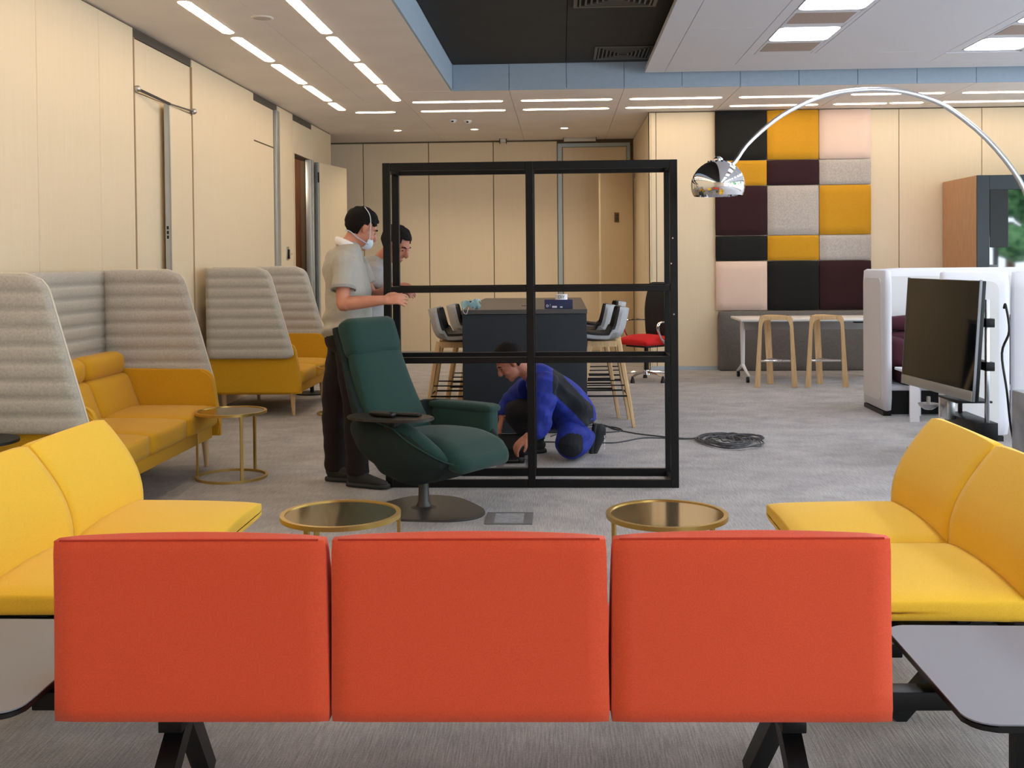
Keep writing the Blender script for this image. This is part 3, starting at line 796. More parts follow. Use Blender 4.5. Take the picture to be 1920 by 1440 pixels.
# ---- green lounge chair (local +x = front, sitter's right is -y)
def lounge_chair():
    A = math.radians(-33)
    t = thing('lounge_chair', 'dark green high-back swivel lounge chair with a black tablet arm', 'armchair', (-.815, 6.17, 0), A)
    # swivel base: rounded triangular plate
    pts = []
    for k in range(48):
        a = 2*PI*k/48
        r = .325 * (1 + .10 * math.cos(3*a))
        pts.append((r*math.cos(a) * 1.05 + .03, r*math.sin(a)*.95))
    bm = BM(); prism(bm, pts, 0, .013, bev=.004); base = obj('base_plate', bm, DARKGREY, t)
    bm = BM(); lathe(bm, [(.075, .013), (.045, .022), (.032, .05), (.028, .18), (.028, .22)], seg=28); obj('pedestal', bm, DARKGREY, t)
    # outer shell
    bm = BM()
    def sec(y, dz, xs, k):   # side profile at offset y
        return [(-.26*xs, .60), (-.25*xs, .46), (-.18*xs, .31 + dz), (-.06*xs, .20 + dz), (.08, .165 + dz), (.26, .22 + dz), (.44*k, .32 + dz*.5), (.455*k, .36), (.30, .36), (-.12, .40)]
    ys = [-.335, -.31, -.2, 0, .2, .31, .335]
    dzs = [.10, .06, .015, 0, .015, .06, .10]; xs_ = [.86, .95, 1, 1, 1, .95, .86]; ks = [.70, .82, .95, 1, .95, .82, .70]
    rings = []
    for y, dz, xs, k in zip(ys, dzs, xs_, ks):
        rings.append([bm.verts.new((x, y, z)) for x, z in sec(y, dz, xs, k)])
    for a, b in zip(rings[:-1], rings[1:]):
        for i in range(len(a)): bm.faces.new((a[i], a[(i+1) % len(a)], b[(i+1) % len(a)], b[i]))
    bm.faces.new(rings[0]); bm.faces.new(list(reversed(rings[-1])))
    # side walls carrying the arms
    loft(bm, [(-.30, .315, .52), (-.12, .325, .48), (.08, .325, .45), (.20, .32, .40), (.31, .30, .345)],
         [(.075, .042), (.13, .045), (.14, .045), (.11, .042), (.06, .03)], seg=12, ref=(0, 0, 1), k=3)
    loft(bm, [(-.25, -.30, .52), (-.14, -.325, .47), (.0, -.335, .44), (.14, -.33, .41), (.27, -.31, .37), (.37, -.27, .345)],
         [(.06, .04), (.12, .05), (.145, .058), (.125, .058), (.075, .05), (.03, .03)], seg=14, ref=(0, 0, 1), k=3)
    # back shell going up
    loft(bm, [(-.16, 0, .35), (-.30, 0, .60), (-.41, 0, .82), (-.50, 0, 1.03)], [(.31, .05), (.275, .04), (.235, .028), (.205, .024)], seg=20, ref=(0, 1, 0), k=4, sq=.5)
    shell = fuse('shell', bm, GREEN_D, t, vox=.012, sm=5, world=False)
    # inner back cushion
    bm = BM()
    Mb = Matrix.Translation((-.325, 0, .645)) @ Matrix.Rotation(math.radians(-25), 4, 'Y')
    def fn(p, u, v, tt):
        p.y *= 1 - .17 * (tt + 1) / 2; p.x += .012*(1-v*v)
        p.x += .02 * (tt ** 2)
        return p
    rbox(bm, .045, 0, 0, .085, .50, .56, r=.035, n=9, bulge=(.012, 0, 0), M=Mb, fn=fn)
    obj('back_cushion', bm, GREEN, t, angle=180)
    Mh = Matrix.Translation((-.455, 0, .975)) @ Matrix.Rotation(math.radians(-20), 4, 'Y')
    bm = BM(); rbox(bm, .045, 0, 0, .135, .425, .245, r=.055, n=9, bulge=(.012, 0, 0), M=Mh); obj('headrest', bm, GREEN, t, angle=180)
    # strap at sides of headrest
    bm = BM(); rbox(bm, -.030, 0, -.01, .05, .415, .225, r=.02, n=6, M=Mh); obj('headrest_shell', bm, GREEN_D, t, angle=180)
    # seat cushion
    def sf(p, u, v, tt):
        f = (u + 1) / 2
        p.y *= 1 - .10 * f ** 3 + .02
        if tt > 0: p.z += .03 * math.sin(PI * f) * (1 - v*v*.6)
        if f > .6: p.z -= .05 * ((f - .6) / .4) ** 2
        return p
    bm = BM(); rbox(bm, .14, 0, .385, .66, .52, .13, r=.06, n=10, bulge=(.02, 0, .012), fn=sf); obj('seat_cushion', bm, GREEN, t, angle=180)
    for s in (1,):
        def af(p, u, v, tt):
            f = (u + 1) / 2
            if s < 0 and f > .4: p.z -= .13 * ((f - .4) / .6) ** 1.5
            if s < 0 and tt < 0: p.y += s*-.02*abs(tt)
            return p
        bm = BM(); rbox(bm, .05, s*.325, .485, .46, .105, .19, r=.035, n=9, fn=af); obj('armrest', bm, GREEN, t, angle=180)
        if s > 0:
            bm = BM(); rbox(bm, .05, s*.325, .573, .47, .125, .05, r=.024, n=8, bulge=(.01, 0, .004)); obj('arm_pad', bm, GREEN, t, angle=180)
    bm = BM(); loft(bm, [(-.20, -.285, .53), (-.06, -.30, .535), (.09, -.305, .515), (.20, -.295, .465), (.30, -.275, .405), (.375, -.235, .355)], [(.03, .05), (.045, .065), (.05, .068), (.05, .062), (.042, .05), (.02, .03)], seg=16, ref=(0, 0, 1), k=4); obj('armrest', bm, GREEN, t, angle=180)
    bm = BM(); loft(bm, [(-.02, -.372, .555), (.10, -.385, .535), (.20, -.378, .475), (.29, -.352, .425), (.385, -.29, .365), (.43, -.20, .335), (.452, -.05, .325)], .0045, seg=6, k=4); obj('piping', bm, GREEN, t)
    # tablet arm on the near side
    M = Matrix.Translation((.045, -.33, -.008)) @ Matrix.Rotation(math.radians(16), 4, 'Z')
    pts = []
    for k in range(40):
        a = 2*PI*k/40
        pts.append((.255*math.copysign(abs(math.cos(a))**.8, math.cos(a)), .135*math.copysign(abs(math.sin(a))**.9, math.sin(a))))
    bm = BM(); prism(bm, pts, .582, .598, bev=.004, M=M); obj('tablet', bm, mat('black_tablet', (38, 36, 35), .4), t)
    bm = BM(); cyl(bm, M @ Vector((.02, 0, .50)), M @ Vector((.02, 0, .582)), .055, .06); obj('tablet_mount', bm, BLACKP, t)
    return t, M
lc, Mtab = lounge_chair()
Mw_ = TM[lc.name] @ Mtab
# remotes lying on the tablet
def remote(px, py, ang, L, w, h, lab, nb):
    c = Mw_ @ Vector((px, py, .5985))
    t = thing('remote_control', lab, 'remote control', tuple(c), ang)
    bm = BM(); rbox(bm, 0, 0, h/2, L, w, h, r=h*.45, n=5); obj('body', bm, BLACKP, t, angle=180)
    for i in range(nb):
        bm = BM(); box(bm, -L*.38 + i*L*.11, -L*.38 + i*L*.11 + L*.06, -w*.28, w*.28, h-.0005, h+.0012); obj('button', bm, DARKGREY, t, False)
remote(-.03, -.035, math.radians(-30), .165, .052, .030, 'black rounded remote control lying left on the tablet arm', 6)
remote(.075, .03, math.radians(-14), .18, .055, .018, 'black flat remote control lying right on the tablet arm', 5)

# ---- black steel shelving frame
t = thing('steel_frame', 'tall black open steel partition frame with six openings, on the carpet', 'frame', (-.20, 6.94, 0))
b = .05; X0, X1, Y0, Y1, HH = -1.137, .733, 6.76, 7.155, 2.075
def fb_(name, *d):
    bm = BM(); box(bm, *d, bev=.002, seg=1); return obj(name, bm, BLACKM, t, False, world=True)
for y in (Y0, Y1-b+.02):
    for x in (X0, -.225, X1-b): fb_('post', x, x+b-.002, y, y+b-.01, 0, HH)
    for z in (0, .795, 1.247, HH-b):
        zz = z + (b - .012 if .1 < z < 2 else b)
        fb_('rail', X0+b, -.225, y+.002, y+b-.012, z, zz); fb_('rail', -.177, X1-b, y+.002, y+b-.012, z, zz)
for x in (X0, X1-b):
    for z in (0, .795, 1.247, HH-b): fb_('tie', x+.002, x+b-.004, Y0+b-.01, Y1-b+.02, z+.002, z+(b-.014))
for (x, z) in ((.70, 1.58), (.705, 1.10), (.69, 1.42)):
    bm = BM(); cyl(bm, (x, Y0-.002, z), (x, Y0+.001, z), .005, seg=8); obj('screw', bm, STEEL, t, world=True)

# ---- bar table
t = thing('bar_table', 'long blue-black high table with solid panel ends, behind the steel frame', 'table', (-.315, 10.25, 0))
bm = BM(); box(bm, -.525, .525, -1.37, 1.37, 1.0, 1.037, bev=.003); obj('table_top', bm, mat('top_reflection_grey', (74, 74, 74), .36), t, False)  # lighter grey than the sides: the top's reflection put into its colour
for y in (-1.355, 1.325):
    bm = BM(); box(bm, -.52, .52, y, y+.03, 0, .998, bev=.002); obj('end_panel', bm, NAVYGREY, t, False)
bm = BM(); box(bm, -.20, .20, -1.325, 1.325, 0.0, .998); obj('core_panel', bm, NAVYGREY, t, False)
bm = BM(); prism(bm, rounded(-.05, .05, -.03, .03, .01), 1.037, 1.041); o = obj('cable_flap', bm, DARKGREY, t); o.location = (.0, -.62, 0)

# ---- bar stools (local +x = the way the sitter faces)
def bar_stool():
    t = thing('bar_stool', '', 'bar stool', (0, 0, 0))
    # outer shell: seat curving up into the back, as a bent sheet
    def sheet(off, th, w0, name, m, z1=1.02):
        bm = BM()
        prof = [(.22, .765), (.10, .745), (-.04, .742), (-.14, .765), (-.185, .83), (-.21, .92), (-.232, z1)]
        P = catmull([(x, 0, z) for x, z in prof], 3)
        NW = 10; top, bot = [], []
        for i, p in enumerate(P):
            f = i / (len(P) - 1)
            q = P[min(i+1, len(P)-1)]; q0 = P[max(i-1, 0)]
            tx, tz = q[0]-q0[0], q[2]-q0[2]; l = math.hypot(tx, tz); nx, nz = (-tz/l, tx/l)   # pointing outwards / down
            pass
            w = w0 * (1 - .12 * abs(2*f - .9)) * (.82 if i in (0, len(P)-1) else 1)
            r1, r2 = [], []
            for j in range(NW + 1):
                s = 2*j/NW - 1
                curl = .07 * s*s * (1 if f > .35 else .35)
                bx, bz = p[0] - nx*(off) - nx*curl, p[2] - nz*off - nz*curl
                r1.append(bm.verts.new((bx, s*w, bz))); r2.append(bm.verts.new((bx - nx*th, s*w*.985, bz - nz*th)))
            top.append(r1); bot.append(r2)
        for A in (top, bot):
            for a, c in zip(A[:-1], A[1:]):
                for j in range(NW): bm.faces.new((a[j], a[j+1], c[j+1], c[j]))
        for i in range(len(P)-1):
            bm.faces.new((top[i][0], top[i+1][0], bot[i+1][0], bot[i][0])); bm.faces.new((top[i][NW], top[i+1][NW], bot[i+1][NW], bot[i][NW]))
        for e in (0, len(P)-1):
            for j in range(NW): bm.faces.new((top[e][j], top[e][j+1], bot[e][j+1], bot[e][j]))
        return obj(name, bm, m, t, angle=60)
    sheet(0, .028, .235, 'outer_shell', mat('light_grey_wool', (176, 178, 182), .9, col2=(160, 162, 166), scale=120, bump=.2, bscale=400))
    sheet(.029, .020, .222, 'inner_pad', mat('black_leather', (15, 15, 16), .55), 1.005)
    bm = BM(); bar(bm, (-.11, 0, .715), (.13, 0, .715), .30, .05); obj('seat_frame', bm, OAK, t)
    for sx in (-1, 1):
        for sy in (-1, 1):
            p0 = (sx*.125, sy*.125, .74); p1 = (sx*.225 + (.0 if sx > 0 else -.02), sy*.235, 0)
            bm = BM(); loft(bm, [p0, p1], [(.022, .024), (.014, .015)], seg=10, sq=.6, ref=(0, 1, 0)); obj('leg', bm, OAK, t)
    z = .27
    c = [(.20, .205, z), (-.20, .205, z), (-.20, -.205, z), (.20, -.205, z)]
    bm = BM(); loft(bm, c, .008, seg=8, closed=True); obj('footrest', bm, BLACKM, t)
    z = .36
    for sy in (-1, 1):
        bm = BM(); cyl(bm, (.19, sy*.185, z), (-.19, sy*.185, z), .006, seg=8); obj('side_rod', bm, BLACKM, t)
    return t
st = bar_stool()
sides = [(-.955, 9.42, 0.0, 'nearest bar stool on the left side of the high table'), (-.87, 10.12, .05, 'second bar stool on the left side of the high table'),
         (-.80, 10.82, 0.0, 'farthest bar stool on the left side of the high table'),
         (.36, 9.42, PI+.03, 'nearest bar stool on the right side of the high table'), (.27, 9.97, PI-.02, 'second bar stool on the right side of the high table'),
         (.41, 10.68, PI+.06, 'farthest bar stool on the right side of the high table')]
for i, (x, y, rz, l) in enumerate(sides):
    if i == 0:
        st.location = (x, y, 0); st.rotation_euler = (0, 0, rz); st['label'] = l; st['group'] = 'bar stools at the high table'
    else: dup(st, (x, y, 0), rz, l, 'bar stools at the high table')

# ---- things on the high table
t = thing('cardboard_box', 'flat dark blue printed box lying on the high table', 'box', (-.03, 9.08, 1.037), .03)
NB = mat('navy_card', (26, 36, 78), .45)
bm = BM(); box(bm, -.118, .118, -.08, .08, 0, .075, bev=.002); obj('body', bm, NB, t, False)
WP = mat('white_print', (206, 208, 214), .7)
for (a, b_, c, d) in ((-.055, -.015, .008, .024), (.012, .032, .008, .02)):
    bm = BM(); box(bm, a, b_, -.0812, -.080, c, d); o = obj('printed_label', bm, WP, t, False)
def text(parent, s, size, loc, rot, m, name='lettering', ext=.0004):
    cu = bpy.data.curves.new('txt', 'FONT'); cu.body = s; cu.size = size; cu.extrude = ext; cu.align_x = 'CENTER'; cu.align_y = 'CENTER'
    o = bpy.data.objects.new('txt', cu); COL.objects.link(o)
    dg = bpy.context.evaluated_depsgraph_get(); dg.update()
    me = bpy.data.meshes.new_from_object(o.evaluated_get(dg)); bpy.data.objects.remove(o)
    me.name = name; me.materials.clear(); me.materials.append(m)
    r = bpy.data.objects.new(name, me); COL.objects.link(r); r.parent = parent; r.location = loc; r.rotation_euler = rot
    return r
bm = BM()
for k in range(3):
    a = k*2*PI/3
    bar(bm, (-.095+.011*math.cos(a), -.081, .025+.011*math.sin(a)), (-.095+.011*math.cos(a+1.7), -.081, .025+.011*math.sin(a+1.7)), .0015, .005, ref=(0, 1, 0) if False else (0, 0, 1))
obj('recycling_mark', bm, WP, t)
text(t, '!', .03, (-.072, -.0812, .028), (PI/2, 0, 0), WP)
t = thing('tape_roll', 'white roll of printed tape standing on the dark blue box', 'tape', (-.005, 9.08, 1.112), 0)
bm = BM(); lathe(bm, [(.028, 0), (.052, 0), (.052, .045), (.028, .045), (.028, 0)], seg=32); obj('roll', bm, WHITEP, t)
text(t, 'DIY', .036, (0, -.0535, .022), (PI/2, 0, 0), BLACKP)
bm = BM(); lathe(bm, [(.026, .001), (.028, .001), (.028, .044), (.026, .044)], seg=32); obj('core', bm, mat('card_core', (150, 120, 84), .9), t)
# crumpled face mask hanging over the corner of the table
t = thing('face_mask', 'crumpled light blue face mask on the left corner of the high table', 'face mask', (-.79, 8.92, 1.037), 0)
bm = BM(); NXm, NYm = 9, 7; G = []
for i in range(NXm):
    row = []
    for j in range(NYm):
        u, v = i/(NXm-1), j/(NYm-1)
        z = .02 + .06*abs(math.sin(u*6.2+v*3.1)) * (.5+.5*u) + .03*math.sin(v*PI*1.5+u*3)
        row.append(bm.verts.new((-.05 + .15*u + .015*math.sin(v*7), -.035 + .11*v, max(.003, z))))
    G.append(row)
for i in range(NXm-1):
    for j in range(NYm-1): bm.faces.new((G[i][j], G[i+1][j], G[i+1][j+1], G[i][j+1]))
bmesh.ops.solidify(bm, geom=bm.faces[:], thickness=.003)
obj('mask_cloth', bm, BLUEP, t)
bm = BM(); loft(bm, [(-.03, -.03, .02), (-.035, -.055, -.01), (-.01, -.06, -.035), (.005, -.055, -.005), (.01, -.03, .02)], .0018, seg=6, k=4); obj('ear_loop', bm, WHITEP, t)

# ---- office chair with red seat behind the frame (faces left and a little to the viewer)
t = thing('office_chair', 'black office chair with a red seat and chrome arms, right of the high table', 'office chair', (1.0, 12.75, 0), PI+.72)
bm = BM()
def obf(p, u, v, tt):
    p.x += -.07 * tt * tt * (1 if tt > 0 else .3) + .03 * v * v
    p.y *= 1 - .12 * max(0, tt)
    return p
rbox(bm, -.25, 0, .84, .05, .46, .66, r=.024, n=9, fn=obf); obj('backrest', bm, mat('black_mesh_fabric', (26, 26, 28), .8), t, angle=180)
def osf(p, u, v, tt):
    if tt > 0: p.z += .02 * (1 - v*v) + .02 * math.cos(u*2.4)
    return p
bm = BM(); rbox(bm, .0, 0, .475, .52, .50, .085, r=.04, n=9, fn=osf); obj('seat', bm, ORANGE_RED, t, angle=180)
bm = BM(); rbox(bm, 0, 0, .42, .36, .34, .03, r=.012, n=4); obj('seat_pan', bm, BLACKP, t)
for s in (-1, 1):
    bm = BM(); loft(bm, [(-.16, s*.22, .43), (-.05, s*.275, .45), (.06, s*.285, .54), (.10, s*.285, .66), (.04, s*.285, .71), (-.12, s*.28, .715), (-.25, s*.24, .71)], [(.012, .018)]*7, seg=8, k=4); obj('armrest', bm, CHROME, t)
bm = BM(); cyl(bm, (0, 0, .10), (0, 0, .42), .03, .026); obj('gas_lift', bm, BLACKP, t)
bm = BM(); cyl(bm, (0, 0, .075), (0, 0, .13), .045, .035)
hub = obj('hub', bm, CHROME, t)
for k in range(5):
    a = 2*PI*k/5 + .2; c, s = math.cos(a), math.sin(a)
    bm = BM(); loft(bm, [(0, 0, .105), (.15*c, .15*s, .10), (.30*c, .30*s, .075)], [(.018, .022), (.015, .018), (.012, .014)], seg=8, k=2); obj('base_arm', bm, CHROME, t)
    bm = BM(); cyl(bm, (.30*c, .30*s, 0), (.30*c, .30*s, .075), .030, .012, seg=12); obj('glide', bm, BLACKP, t)

# ---- acoustic wall tiles
AC = {'K': mat('charcoal_felt', (18, 19, 18), .95, bump=.2, scale=60, bscale=300), 'Y': mat('ochre_felt', (206, 150, 28), .95, col2=(197, 142, 24), scale=120, bump=.2, bscale=300),
      'M': mat('burgundy_felt', (46, 15, 22), .95, bump=.2, scale=60, bscale=300), 'P': mat('pale_pink_felt', (226, 200, 184), .95, bump=.15, scale=60, bscale=300),
      'G': mat('mottled_grey_felt', (194, 186, 180), .95, col2=(168, 161, 156), scale=60, bump=.2, bscale=300, contrast=(.3, .7))}
nmC = {'K': 'black', 'Y': 'ochre yellow', 'M': 'burgundy', 'P': 'pale pink', 'G': 'mottled grey'}
lay = ['KYMKP', 'YMGYK', 'PGYGM']; hts = [.642, .328, .642, .328, .642]
cn = ['left', 'middle', 'right']; rn = ['top', 'second', 'third', 'fourth', 'bottom']
for c in range(3):
    z = 3.352
    for r in range(5):
        h = hts[r]; x = 1.99 + .662*c
        t = thing('acoustic_panel', '%s felt wall panel, %s column, %s row of the patchwork' % (nmC[lay[c][r]], cn[c], rn[r]), 'acoustic panel', (x + .331, YR, z - h), 0, 'patchwork felt panels on the rear wall')
        def bf(p, u, v, tt): return p
        bm = BM(); rbox(bm, 0, -.028, h/2, .656, .05, h - .006, r=.010, n=5, bulge=(0, .003, 0)); obj('felt_cover', bm, AC[lay[c][r]], t, angle=180)
        bm = BM(); box(bm, -.30, .30, -.004, 0, .03, h-.03); obj('backing_board', bm, BLACKP, t, False)
        z -= h
# dark upholstered pad leaning on the wall below them
t = thing('upholstered_pad', 'large dark grey padded board standing against the wall under the felt panels', 'padded board', (3.0, 13.86, 0))
bm = BM(); rbox(bm, 0, 0, .384, 1.98, .11, .768, r=.03, n=10); obj('pad', bm, mat('slate_felt', (112, 108, 104), .95, col2=(104, 100, 97), scale=50, bump=.2, bscale=200), t, angle=180)
bm = BM(); box(bm, -.97, .97, -.045, .045, 0, .012); obj('plinth', bm, BLACKP, t)

# ---- folding table on castors
t = thing('folding_table', 'white folding table on castors behind the two oak stools', 'table', (2.92, 12.85, 0))
Wt = .85
bm = BM(); box(bm, -Wt, Wt, -.38, .38, .712, .74, bev=.006); obj('table_top', bm, mat('white_laminate', (226, 222, 218), .4), t)
bm = BM(); box(bm, -Wt+.02, Wt-.02, -.383, -.378, .708, .722, bev=.001); obj('edge_band', bm, ALU, t)
for s in (-1, 1):
    x = s*(Wt-.08)
    bm = BM(); loft(bm, [(x, -.02, .70), (x, -.03, .35), (x, -.03, .16)], [(.030, .040), (.026, .032), (.022, .028)], seg=10, sq=.7); lg = obj('leg', bm, WHITEP, t)
    bm = BM(); loft(bm, [(x, -.03, .18), (x+.01, -.20, .12), (x+.02, -.36, .075)], [(.020, .024), (.016, .018), (.012, .014)], seg=8, k=2)
    loft(bm, [(x, -.03, .18), (x-.005, .16, .12), (x-.01, .30, .075)], [(.020, .024), (.016, .018), (.012, .014)], seg=8, k=2); obj('foot', bm, WHITEP, t)
    for yy in (-.36, .30):
        bm = BM(); cyl(bm, (x-.016, yy, .035), (x+.016, yy, .035), .035, seg=18)
        obj('castor', bm, BLACKP, t)
bm = BM(); box(bm, -Wt+.10, Wt-.10, -.10, -.07, .60, .70, bev=.004); obj('cross_beam', bm, mat('grey_beam', (150, 150, 152), .5), t)
bm = BM(); rbox(bm, .52, -.36, .700, .16, .03, .022, r=.01, n=4); obj('latch', bm, BLACKP, t)
for i, (x, y, w, d) in enumerate(((2.95, 12.7, .30, .21),)):
    bm = BM(); box(bm, x-w/2, x+w/2, y-d/2, y+d/2, .7405, .7425); tag(obj('paper_sheet', bm, mat('paper', (236, 234, 230), .8), None, False), 'white paper sheet lying on the white folding table', 'paper')

# ---- three-legged bent oak stools
def oak_stool(loc, lab, ring):
    t = thing('oak_stool', lab, 'stool', loc, 0, 'oak stools at the folding table')
    H = .80
    def leg(M, name='leg'):
        bm = BM(); P = [(-.17, 0, H-.012), (-.185, 0, H-.02), (-.195, 0, H-.05), (-.21, 0, H*.55), (-.238, 0, 0)]
        P = catmull(P, 3)
        a, b = [], []
        for i, p in enumerate(P):
            f = (H - p[2]) / H
            w = .075 - .022 * f
            for lst, off in ((a, 0), (b, .016)):
                lst.append([bm.verts.new(M @ Vector((p[0] + off, -w/2 * (1.0), p[2] - (.0 if f > .1 else off * .8)))), bm.verts.new(M @ Vector((p[0] + off, w/2, p[2] - (.0 if f > .1 else off*.8))))])
        for i in range(len(P)-1):
            bm.faces.new((a[i][0], a[i][1], a[i+1][1], a[i+1][0])); bm.faces.new((b[i][0], b[i][1], b[i+1][1], b[i+1][0]))
            for j in (0, 1): bm.faces.new((a[i][j], a[i+1][j], b[i+1][j], b[i][j]))
        for e in (0, -1): bm.faces.new((a[e][0], a[e][1], b[e][1], b[e][0]))
        return obj(name, bm, OAK, t, angle=50)
    # front legs are flat boards facing the viewer: wide arch
    for s in (-1, 1):
        bm = BM(); prism(bm, [(s*.125, H-.045), (s*.145, H-.07), (s*.155, H-.12), (s*.175, 0), (s*.238, 0), (s*.185, H-.03), (s*.165, H-.004), (s*.10, H-.004), (s*.10, H-.045)], -.16, -.142, 'Y', bev=.002); obj('leg', bm, OAK, t)
    bm = BM(); prism(bm, [(-.075, H-.03), (-.035, 0), (.035, 0), (.0, H-.03)], .155, .172, 'Y', bev=.002); obj('leg', bm, OAK, t)
    bm = BM(); prism(bm, [(-.165, -.162), (.165, -.162), (.17, -.10), (.06, .15), (.0, .172), (-.06, .15), (-.17, -.10)], H-.022, H, bev=.006)
    obj('seat', bm, OAK, t)
    bm = BM(); box(bm, -.10, .10, -.16, -.142, H-.045, H-.010, bev=.004); obj('apron', bm, OAK, t)
    z = .285
    bm = BM(); box(bm, -.172, .172, -.142, -.120, z, z+.022, bev=.003); obj('footrest', bm, CHROME, t)
    for s in (-1, 1):
        bm = BM(); bar(bm, (s*.15, -.13, z+.01), (0, .155, z+.01), .016, .016); obj('footrest_bar', bm, CHROME, t)
    return t
oak_stool((2.385, 12.18, 0), 'left one of two pale oak bar-height stools at the white folding table', 1)
oak_stool((2.945, 12.18, 0), 'right one of two pale oak bar-height stools at the white folding table', 1)

# ---- white pod screens
POD = mat('white_pod_shell', (216, 217, 224), .55); PODF = mat('white_pod_fabric', (216, 214, 214), .9, bump=.15, scale=60, bscale=300)
def pod_panel(parent, p0, p1, h, th=.11, inset=.16, warm=False):
    """padded screen standing along p0 -> p1, rounded rim and a recessed field"""
    a, b = Vector((p0[0], p0[1], 0)), Vector((p1[0], p1[1], 0)); L = (b - a).length
    ang = math.atan2(b.y - a.y, b.x - a.x)
    M = Matrix.Translation(a) @ Matrix.Rotation(ang, 4, 'Z')
    bm = BM(); rbox(bm, L/2, 0, h/2 + .02, L, th, h - .04, r=.045, n=9, M=M)
    o = obj('screen', bm, POD, parent, world=True, angle=180)
    for s in (-1, 1):
        bm = BM(); pts = rounded(inset*.55, L - inset*.55, .13, h - .08, .07, 5)
        prism(bm, pts, s*(th/2 - .006), s*(th/2 + .004), 'Y', bev=.003, M=M); obj('field', bm, PODF, o, world=True)
    bm = BM(); box(bm, .05, L-.05, -.035, .035, 0, .04, M=M); obj('plinth', bm, BLACKP, o, False, world=True)
    return o
t = thing('meeting_pod', 'white padded pod with burgundy seating, right of the two oak stools', 'pod', (3.6, 10.2, 0))
pod_panel(t, (2.955, 9.80), (2.955, 10.52), 1.335, .085)
pod_panel(t, (3.0, 10.62), (6.0, 10.62), 1.34)
pod_panel(t, (5.9, 9.8), (5.9, 10.52), 1.34)
for (name, d, r, lab) in (('seat', (3.12, 5.7, 9.92, 10.46, .27, .44), .05, 'burgundy'), ('backrest', (3.05, 5.7, 10.32, 10.54, .40, .74), .08, 'burgundy'), ('head_roll', (3.05, 5.7, 10.34, 10.54, .73, .885), .07, 'burgundy'), ('armrest', (3.02, 3.2, 9.98, 10.5, .42, .70), .08, 'burgundy')):
    bm = BM(); x0, x1, y0, y1, z0, z1 = d
    rbox(bm, (x0+x1)/2, (y0+y1)/2, (z0+z1)/2, x1-x0, y1-y0, z1-z0, r=r, n=9); obj(name, bm, MAROON, t, world=True, angle=180)['label'] = 'burgundy upholstered ' + name.replace('_', ' ')
bm = BM(); box(bm, 3.0, 5.8, 9.88, 10.5, .225, .265, bev=.012); obj('seat_rim', bm, POD, t, world=True)
bm = BM(); box(bm, 3.02, 5.75, 9.95, 10.48, .0, .225); obj('void_shade_block', bm, BLACKP, t, False, world=True)  # black block standing in for the shaded void under the seat
t = thing('meeting_pod', 'nearer white padded pod at the right edge, behind the television', 'pod', (3.6, 8.9, 0))
pod_panel(t, (2.97, 8.56), (3.49, 8.50), 1.335, .10)
pod_panel(t, (3.505, 8.50), (4.7, 8.50), 1.335, .10)
t = thing('bench_table', 'white slab-legged bench under the television, its leg showing', 'table', (3.37, 9.6, 0))
bm = BM(); box(bm, -.33, -.245, -.12, -.10, 0, .42, bev=.002); obj('leg', bm, WHITEP, t, False)
bm = BM(); box(bm, .245, .33, -.12, -.10, 0, .42, bev=.002); obj('leg', bm, WHITEP, t, False)
bm = BM(); box(bm, -.34, .34, -.13, .28, .42, .445, bev=.004); obj('bench_top', bm, WHITEP, t)
for s in (-1, 1):
    bm = BM(); box(bm, s*.155 + .04, s*.155 - .04, .24, .26, 0, .42, bev=.002); obj('leg', bm, WHITEP, t, False)

# ---- television on its stand
# screen plane: near edge (2.855, 7.3), far edge (2.735, 8.5), leaning back
tv = thing('television', 'large black-screened television with a silver bottom bezel, at the right', 'television', (2.72, 7.925, 0), math.atan2(1.2, -.12))
# local x runs from near to far edge, local y = towards -X world (the viewing side)
Mt = Matrix.Translation((0, .0, .46)) @ Matrix.Rotation(math.radians(3.8), 4, 'X')
Lh = .572
bm = BM(); box(bm, -Lh, Lh, -.045, -.002, .0, .825, bev=.006, M=Mt); obj('casing', bm, BLACKP, tv)
bm = BM(); box(bm, -Lh+.004, Lh-.004, -.002, .004, .072, .822, bev=.001, M=Mt); obj('screen', bm, SCREEN, tv, False)
bm = BM(); box(bm, -Lh, Lh, -.008, .010, .0, .070, bev=.004, M=Mt); obj('bezel', bm, mat('silver_bezel', (168, 166, 162), .35, .6), tv)
for (a, b) in ((-Lh-.006, -Lh), (Lh, Lh+.004)):
    bm = BM(); box(bm, a, b, -.014, .006, .0, .83, bev=.002, M=Mt); obj('side_trim', bm, mat('silver_trim', (120, 122, 126), .4, .6), tv, False)
bm = BM(); rbox(bm, 0, -.075, .40, .9, .07, .5, r=.03, n=6, M=Mt); obj('rear_cover', bm, BLACKP, tv)
st2 = thing('television_stand', 'silver and black column stand carrying the television', 'stand', (2.93, 7.80, 0))
for y in (-.30, .20):
    bm = BM(); box(bm, -.012, .012, y-.018, y+.018, .02, 1.15, bev=.004); obj('column', bm, STEEL if y < 0 else BLACKM, st2)
bm = BM(); box(bm, -.18, .07, -.22, .14, .42, .435, bev=.003); obj('shelf', bm, BLACKP, st2)
bm = BM(); box(bm, -.10, .06, -.34, .24, .18, .30, bev=.004); obj('cable_box', bm, BLACKP, st2)
bm = BM(); box(bm, -.03, .03, -.36, .26, .66, .72, bev=.003); obj('mount_rail', bm, BLACKM, st2)
bm = BM(); box(bm, -.03, .03, -.36, .26, .96, 1.02, bev=.003); obj('mount_rail', bm, BLACKM, st2)
for y in (-.30, .20):
    bm = BM(); box(bm, -.38, .38, y-.035, y+.035, .01, .04, bev=.008); obj('foot', bm, STEEL, st2)
bm = BM(); box(bm, -.16, -.10, .02, .16, .27, .42, bev=.004); obj('bracket', bm, STEEL, st2)
